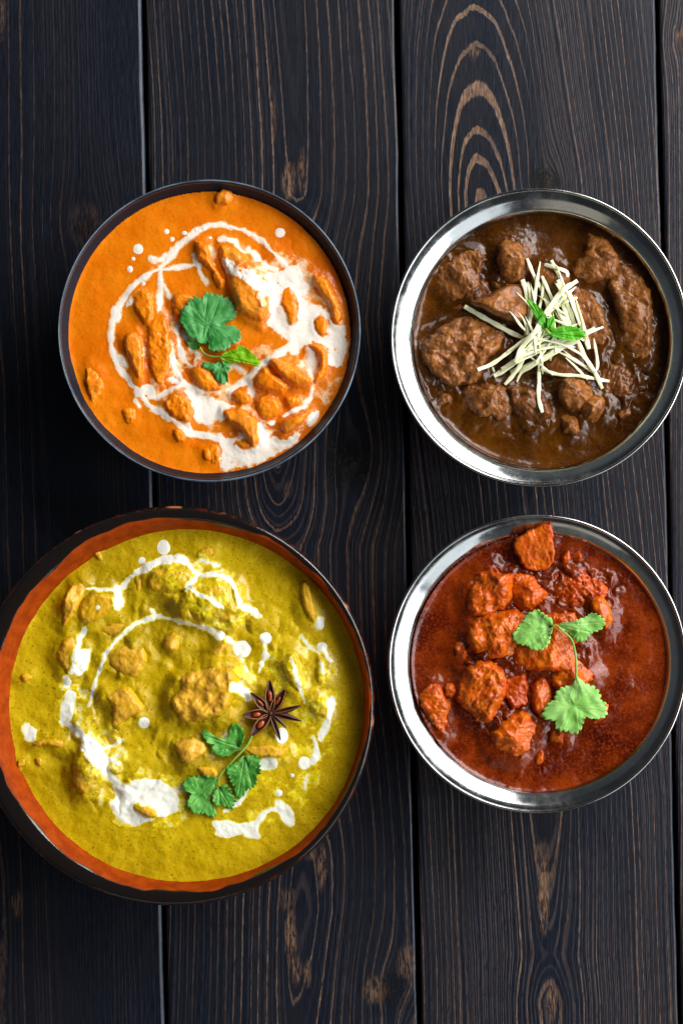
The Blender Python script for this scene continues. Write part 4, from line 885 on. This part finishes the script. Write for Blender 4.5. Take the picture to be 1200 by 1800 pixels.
leaf('leaf', E, o3, k3, (735,790), P2(735,775, 700,870, 640,885, 575,925, 530,975, 518,1020, 440,1040, 415,1100, 408,1190, 500,1222, 530,1240, 505,1320, 560,1352, 625,1322, 700,1345, 765,1340, 812,1275, 832,1185, 880,1212, 960,1200, 1020,1180, 1062,1110, 1060,1040, 1000,1035, 965,970, 900,885, 800,830), (720,1080), [(470,1140),(560,1000),(600,1300),(760,1290),(920,1150),(1010,1090)], M['leaf_pale'], lift=8, cup=2.5, teeth=.05, nt=34, parent=s3, relz=he+4, seed=23)
q = lambda x, y, h: (o3[0]+x/k3, o3[1]+y/k3, h)
tube('stem', [q(500,284,he+11), q(545,275,he+13), q(600,345,he+13), q(680,400,he+11), q(715,500,he+10), q(732,620,he+9), q(735,720,he+8), q(735,800,he+7)], lambda t: 1.6+0.6*t, M['stem'], s3, zr=E.zr)

# ginger strips, draped one over another
GS = [(P2(815,540, 842,556, 870,572, 900,588, 922,597), 4.2, 'long thick ginger strip reaching furthest left over the triangular meat'),
 (P2(916,494, 924,520, 930,545, 926,575, 922,592), 4.2, 'broad ginger strip at the top left of the pile'),
 (P2(925,497, 931,527, 937,547), 3.2, 'short ginger strip beside the broad one at top left'),
 (P2(907,554, 921,571, 922,590), 1.6, 'hair-thin ginger strip left of the mint leaves'),
 (P2(967,459, 981,491, 989,520, 995,547, 1003,575), 3.6, 'ginger strip slanting down from the middle top tip'),
 (P2(977,496, 984,520, 993,560, 1000,580), 4.2, 'ginger strip in the bundle right of the mint'),
 (P2(995,515, 1013,553, 1027,597, 1033,615), 4.2, 'right edge ginger strip of the bundle right of the mint'),
 (P2(986,520, 1003,560, 1014,590), 3.4, 'inner ginger strip of the bundle right of the mint'),
 (P2(1043,580, 1025,590, 990,607, 960,625), 4.4, 'thick ginger strip with blunt end pointing right under the mint'),
 (P2(1057,577, 1040,584, 1022,592, 1000,602), 2.4, 'thin ginger strip with pointed end, furthest right beside the mint leaf'),
 (P2(985,616, 1012,638, 1042,652), 2.2, 'thin ginger strip in the lower right fan'),
 (P2(977,620, 1005,633, 1041,655), 2.8, 'ginger strip in the middle of the lower right fan'),
 (P2(991,631, 1010,647, 1031,669), 2.1, 'short thin ginger strip ending on the long horizontal strip'),
 (P2(949,650, 981,661, 1010,661, 1039,666, 1069,671), 3.0, 'long horizontal ginger strip reaching furthest right at the bottom'),
 (P2(1012,601, 1026,631, 1043,656, 1057,684), 3.7, 'ginger strip crossing down over the long horizontal strip'),
 (P2(1041,596, 1047,631, 1048,648, 1042,656), 2.7, 'upright curved ginger strip at the far right'),
 (P2(864,645, 868,655), 2.2, 'tiny ginger stub under the lower left strip'),
 (P2(837,653, 863,643, 896,618, 912,605, 930,594), 3.4, 'ginger strip whose end lies lowest left, over the large meat chunk'),
 (P2(945,638, 946,675, 943,700, 950,727), 3.5, 'ginger strip hanging straight down at the bottom'),
 (P2(867,662, 896,645, 917,623, 934,596, 945,578), 4.2, 'ginger strip beside the one ending lowest left'),
 (P2(896,655, 920,647, 950,635, 975,620), 4.4, 'broad ginger strip lying across the lower pile'),
 (P2(886,677, 898,664, 912,645, 928,612, 942,588), 3.4, 'pointed ginger strip at the lower left'),
 (P2(907,672, 914,655, 934,643, 960,628, 990,610, 1012,602), 4.8, 'thickest ginger strip crossing the lower pile'),
 (P2(880,650, 905,635, 935,618, 965,606, 1000,598), 3.6, 'ginger strip running from lower left under the mint'),
 (P2(905,640, 925,615, 940,600, 950,580, 957,560), 3.6, 'ginger strip just below the mint leaves'),
 (P2(924,457, 940,497, 955,520, 966,540), 3.0, 'ginger strip with its tip highest of all'),
 (P2(948,461, 941,496, 936,533, 928,570, 924,592), 3.3, 'ginger strip crossing the highest one near its top'),
 (P2(952,490, 950,530, 940,560), 2.4, 'slim ginger strip behind the crossing pair'),
 (P2(949,489, 969,531, 992,575), 3.1, 'ginger strip with a needle tip between the two top crossings'),
 (P2(955,467, 971,473, 995,481, 994,490), 3.1, 'short ginger strip lying crosswise at the top with bent end'),
 (P2(971,500, 977,508, 986,526), 1.7, 'tiny pointed ginger sliver at the middle of the pile'),
 (P2(1011,505, 995,520, 978,536, 958,557), 3.0, 'lower ginger strip of the pair pointing to the upper right'),
 (P2(930,500, 938,540, 944,580), 2.0, 'fine ginger thread between the two long strips at top left'),
 (P2(975,470, 985,500, 1002,540, 1016,575), 2.0, 'fine ginger thread along the left of the right bundle'),
 (P2(1006,520, 1018,560, 1030,600), 1.8, 'fine ginger thread on the outer side of the right bundle'),
 (P2(895,640, 930,622, 970,612, 1010,612), 2.2, 'fine ginger thread lying flat across the lower middle'),
 (P2(940,600, 975,606, 1015,622, 1030,640), 2.0, 'fine ginger thread curving down to the lower right fan'),
 (P2(875,658, 905,640, 945,622), 1.8, 'fine ginger thread along the lower left bunch'),
 (P2(955,560, 985,570, 1010,590), 2.2, 'short fine ginger thread under the right mint leaf'),
 (P2(920,560, 935,590, 938,625), 2.0, 'fine ginger thread dropping below the left mint leaf'),
 (P2(1013,495, 984,515, 960,547, 938,587, 915,612, 902,640), 4.3, 'longest ginger strip, from the upper right tip to the lower left')]
rg = random.Random(5)
for _k in range(20):
    _a = rg.choice([rg.uniform(1.0, 1.9), rg.uniform(2.2, 2.9), rg.uniform(0.3, 0.9)]); _l = rg.uniform(24, 46); _cx, _cy = rg.gauss(960, 22), rg.gauss(590, 30)
    _c, _s = math.cos(_a), math.sin(_a); _b = rg.uniform(-5, 5)
    GS.insert(rg.randrange(6, len(GS)-6), ([(_cx-_c*_l, _cy-_s*_l), (_cx-_s*_b, _cy+_c*_b), (_cx+_c*_l, _cy+_s*_l)], rg.uniform(1.7, 2.6), None))
pile = D.H.copy()
def pidx(x, y): return (np.clip(((y-D.y0)/D.g).astype(int), 0, D.n-1), np.clip(((x-D.x0)/D.g).astype(int), 0, D.n-1))
for gk, (pts, hw, lab) in enumerate(GS):
    p = chaikin(pts, 2, False) if len(pts) > 2 else np.array(pts, float)
    seg = np.hypot(*(p[1:]-p[:-1]).T); cum = np.concatenate([[0], np.cumsum(seg)]); n = max(8, int(cum[-1]/4))
    tt = np.linspace(0, cum[-1], n); x = np.interp(tt, cum, p[:, 0]); y = np.interp(tt, cum, p[:, 1])
    hw = hw*(0.96 if hw > 2.7 else 0.92); hh = hw*0.7
    z = np.full(n, -99.0)
    for ox, oy in ((0, 0), (hw*.7, 0), (-hw*.7, 0), (0, hw*.7), (0, -hw*.7)): z = np.maximum(z, pile[pidx(x+ox, y+oy)])
    # a stiff strip: rests on the high points
    pts_ = [(tt[i], z[i]) for i in range(n)]; hull = []
    for q_ in pts_:
        while len(hull) >= 2 and (hull[-1][1]-hull[-2][1])*(q_[0]-hull[-2][0]) <= (q_[1]-hull[-2][1])*(hull[-1][0]-hull[-2][0]): hull.pop()
        hull.append(q_)
    hz_ = np.interp(tt, [a[0] for a in hull], [a[1] for a in hull])
    z = 0.65*hz_ + 0.35*np.convolve(np.pad(z, 2, 'edge'), np.ones(5)/5, 'valid'); z = z + hh*0.75
    rs = np.random.RandomState(gk); V = []; F_ = []; roll = rs.uniform(-.35, .35)
    cs = [(-1, -.8), (-.8, -1), (.8, -1), (1, -.8), (1, .8), (.8, 1), (-.8, 1), (-1, .8)]
    for i in range(n):
        i0, i1 = max(i-1, 0), min(i+1, n-1)
        d = np.array([x[i1]-x[i0], y[i1]-y[i0]]); d /= np.hypot(*d)+1e-9; nx_, ny_ = -d[1], d[0]
        e_ = min(i, n-1-i)/(n-1); tp = 1.0 if e_ > 0.08 else 0.86
        if (hw < 2.2 or gk % 5 == 3) and i/(n-1) < 0.3: tp = 0.25+0.75*(i/(n-1))/0.3
        ww = hw*tp*(1+0.12*math.sin(i*0.9+gk)); h_ = hh*tp
        for a, b in cs:
            a2 = a*math.cos(roll)-b*math.sin(roll)*0.6; b2 = b*math.cos(roll)+a*math.sin(roll)*0.6
            V.append(W(x[i]+nx_*ww*a2, y[i]+ny_*ww*a2, z[i]+h_*b2, D.zr))
    for i in range(n-1):
        for k in range(8): F_.append((i*8+k, (i+1)*8+k, (i+1)*8+(k+1) % 8, i*8+(k+1) % 8))
    F_.append(tuple(range(8))); F_.append(tuple((n-1)*8+k for k in range(8))[::-1])
    V = np.array(V); o = mesh_np('ginger_strip', V, F_, M['ginger'], smooth=False, loc=tuple(V.mean(0)))
    for pl in o.data.polygons: pl.use_smooth = len(pl.vertices) == 4
    o.data.set_sharp_from_angle(angle=R(50))
    if lab: tag(o, lab, 'ginger', 'ginger strips piled on the brown curry')
    else: tag(o, 'fine ginger thread tangled in the middle of the ginger pile', 'ginger', 'fine ginger threads tangled in the middle of the pile')
    yy, xx = np.meshgrid(np.arange(-2, 3), np.arange(-2, 3))
    xf = np.interp(np.linspace(0, n-1, n*4), np.arange(n), x); yf = np.interp(np.linspace(0, n-1, n*4), np.arange(n), y); zf = np.interp(np.linspace(0, n-1, n*4), np.arange(n), z)
    for a in np.linspace(-hw*.8, hw*.8, 5):
        for b in np.linspace(-hw*.8, hw*.8, 5):
            ii = pidx(xf+a, yf+b); np.maximum.at(pile, ii, zf+hh*0.8)
D.H = np.maximum(D.H, pile)
# mint tip
s4 = empty('mint_sprig', (0, 0, 0), 'bright green mint tip with three leaves on top of the ginger', 'herb')
o4 = (920, 440); k4 = 7.5
hm = float(np.percentile(D.at(np.array([930, 945, 960, 975, 990, 1005]), np.array([545, 570, 585, 588, 590, 592])), 75))+6
leaf('leaf', D, o4, k4, (290,1100), P2(-5,685, 60,705, 130,745, 200,800, 255,860, 290,960, 290,1080, 240,1090, 180,1010, 120,905, 55,780), (175,890), [(20,700),(90,740),(250,900)], M['mint'], cup=2, teeth=.05, nt=20, parent=s4, relz=hm+2, seed=31)
leaf('leaf', D, o4, k4, (290,1130), P2(295,1120, 360,1075, 450,1030, 560,1018, 680,1058, 770,1120, 795,1185, 710,1210, 600,1225, 450,1205, 340,1180, 290,1150), (540,1130), [(780,1180),(560,1050),(680,1090),(600,1200)], M['mint'], cup=2, teeth=.04, nt=20, parent=s4, relz=hm+3, seed=32)
leaf('leaf', D, o4, k4, (290,1090), P2(285,1080, 275,980, 335,895, 378,895, 385,985, 355,1060, 310,1100), (325,990), [(360,905)], M['mint'], cup=1, teeth=.04, nt=8, parent=s4, relz=hm+5, seed=33)
tube('stem', [(955,582,hm+1), (958,588,hm+3), (962,592,hm+3)], 3.2, M['stem'], s4, zr=D.zr)

# star anise
s5 = empty('star_anise', (0, 0, 0), 'brown star anise pod lying on the yellow curry', 'spice')
ca = (475.5, 1253.5); hA = float(np.percentile(B.at(ca[0]+30*np.cos(np.arange(12)), ca[1]+30*np.sin(np.arange(12))), 70))+6
CP = [((474,1195), 7.6, 0.0, 1), ((501,1211), 7.2, .1, .4), ((530,1239), 6.4, .75, 0), ((530,1267), 6.6, -.7, 0), ((503.5,1279), 4.0, -.9, 0), ((493.5,1301), 5.6, .15, 0), ((441,1293), 8.0, 0, 1), ((427,1257), 7.6, .1, .9), ((441,1217), 6.6, 0, .5)]
for ck, (tip, hwid, roll, seed_) in enumerate(CP):
    hwid *= 1.28
    dx, dy = tip[0]-ca[0], tip[1]-ca[1]; L = math.hypot(dx, dy); ux, uy = dx/L, dy/L; sx, sy = -uy, ux
    V = []; at = []; nt_ = 22; prof = []
    for k in range(13):      # outer U, rim to rim, then inner back
        a = math.pi*k/12; prof.append((-math.cos(a), -math.sin(a)*1.15, 0))
    prof += [(0.93, 0.10, 1)]
    for k in range(11):
        a = math.pi*(1-k/10); prof.append((-math.cos(a)*0.80, -math.sin(a)*0.92+0.05, 1 if k in (0, 10) else 0))
    prof += [(-0.93, 0.10, 1)]
    m_ = len(prof)
    for i in range(nt_):
        t_ = i/(nt_-1); wd = hwid*(0.10+0.90*math.sin(math.pi*min(1, t_**0.85*0.97+0.02))**0.8)*(1-0.15*t_)
        lift = 5*math.sin(t_*math.pi*0.5)+(3*t_*t_); pinch = 1.0 if seed_ > 0.3 else 0.62
        for (a, b, rim) in prof:
            aa = a*(pinch if rim or abs(a) < .85 else pinch*1.05); bb_ = b*0.85
            if not rim and b < -0.3: aa = a*(pinch+0.3)
            a2 = aa*math.cos(roll)-bb_*math.sin(roll); b2 = bb_*math.cos(roll)+aa*math.sin(roll)
            V.append(W(ca[0]+ux*(3+t_*(L-3))+sx*wd*a2, ca[1]+uy*(3+t_*(L-3))+sy*wd*a2, hA+1+lift*0.6+wd*b2+wd*0.35, B.zr)); at.append(1.0 if rim else 0.0)
    F_ = [(i*m_+k, i*m_+(k+1) % m_, (i+1)*m_+(k+1) % m_, (i+1)*m_+k) for i in range(nt_-1) for k in range(m_)]
    F_ += [tuple(range(m_))[::-1], tuple((nt_-1)*m_+k for k in range(m_))]
    cp = mesh_np('carpel', V, F_, M['anise'], s5, attrs={'rim': at})
    if seed_ > 0:
        V = []; F_ = []; nu, nv = 10, 12; f0 = 0.52 if ck != 6 else .5
        rw = hwid*0.44*(.6+.5*seed_); rl = L*0.17
        for i in range(nu+1):
            th = math.pi*i/nu
            for j in range(nv):
                ph = 2*math.pi*j/nv; a = math.cos(th)*rl; b = math.sin(th)*math.cos(ph)*rw; c2 = math.sin(th)*math.sin(ph)*rw*.9
                V.append(W(ca[0]+ux*(L*f0+a)+sx*b, ca[1]+uy*(L*f0+a)+sy*b, hA+2.6+c2, B.zr))
        F_ = [(i*nv+j, i*nv+(j+1) % nv, (i+1)*nv+(j+1) % nv, (i+1)*nv+j) for i in range(nu) for j in range(nv)]
        mesh_np('seed', V, F_, M['seed'], cp)
tube('core', [(ca[0]-1, ca[1], hA-4), (ca[0], ca[1], hA), (ca[0], ca[1]+1, hA+4)], lambda t_: 5.5-2*t_, M['anise'], s5, zr=B.zr)
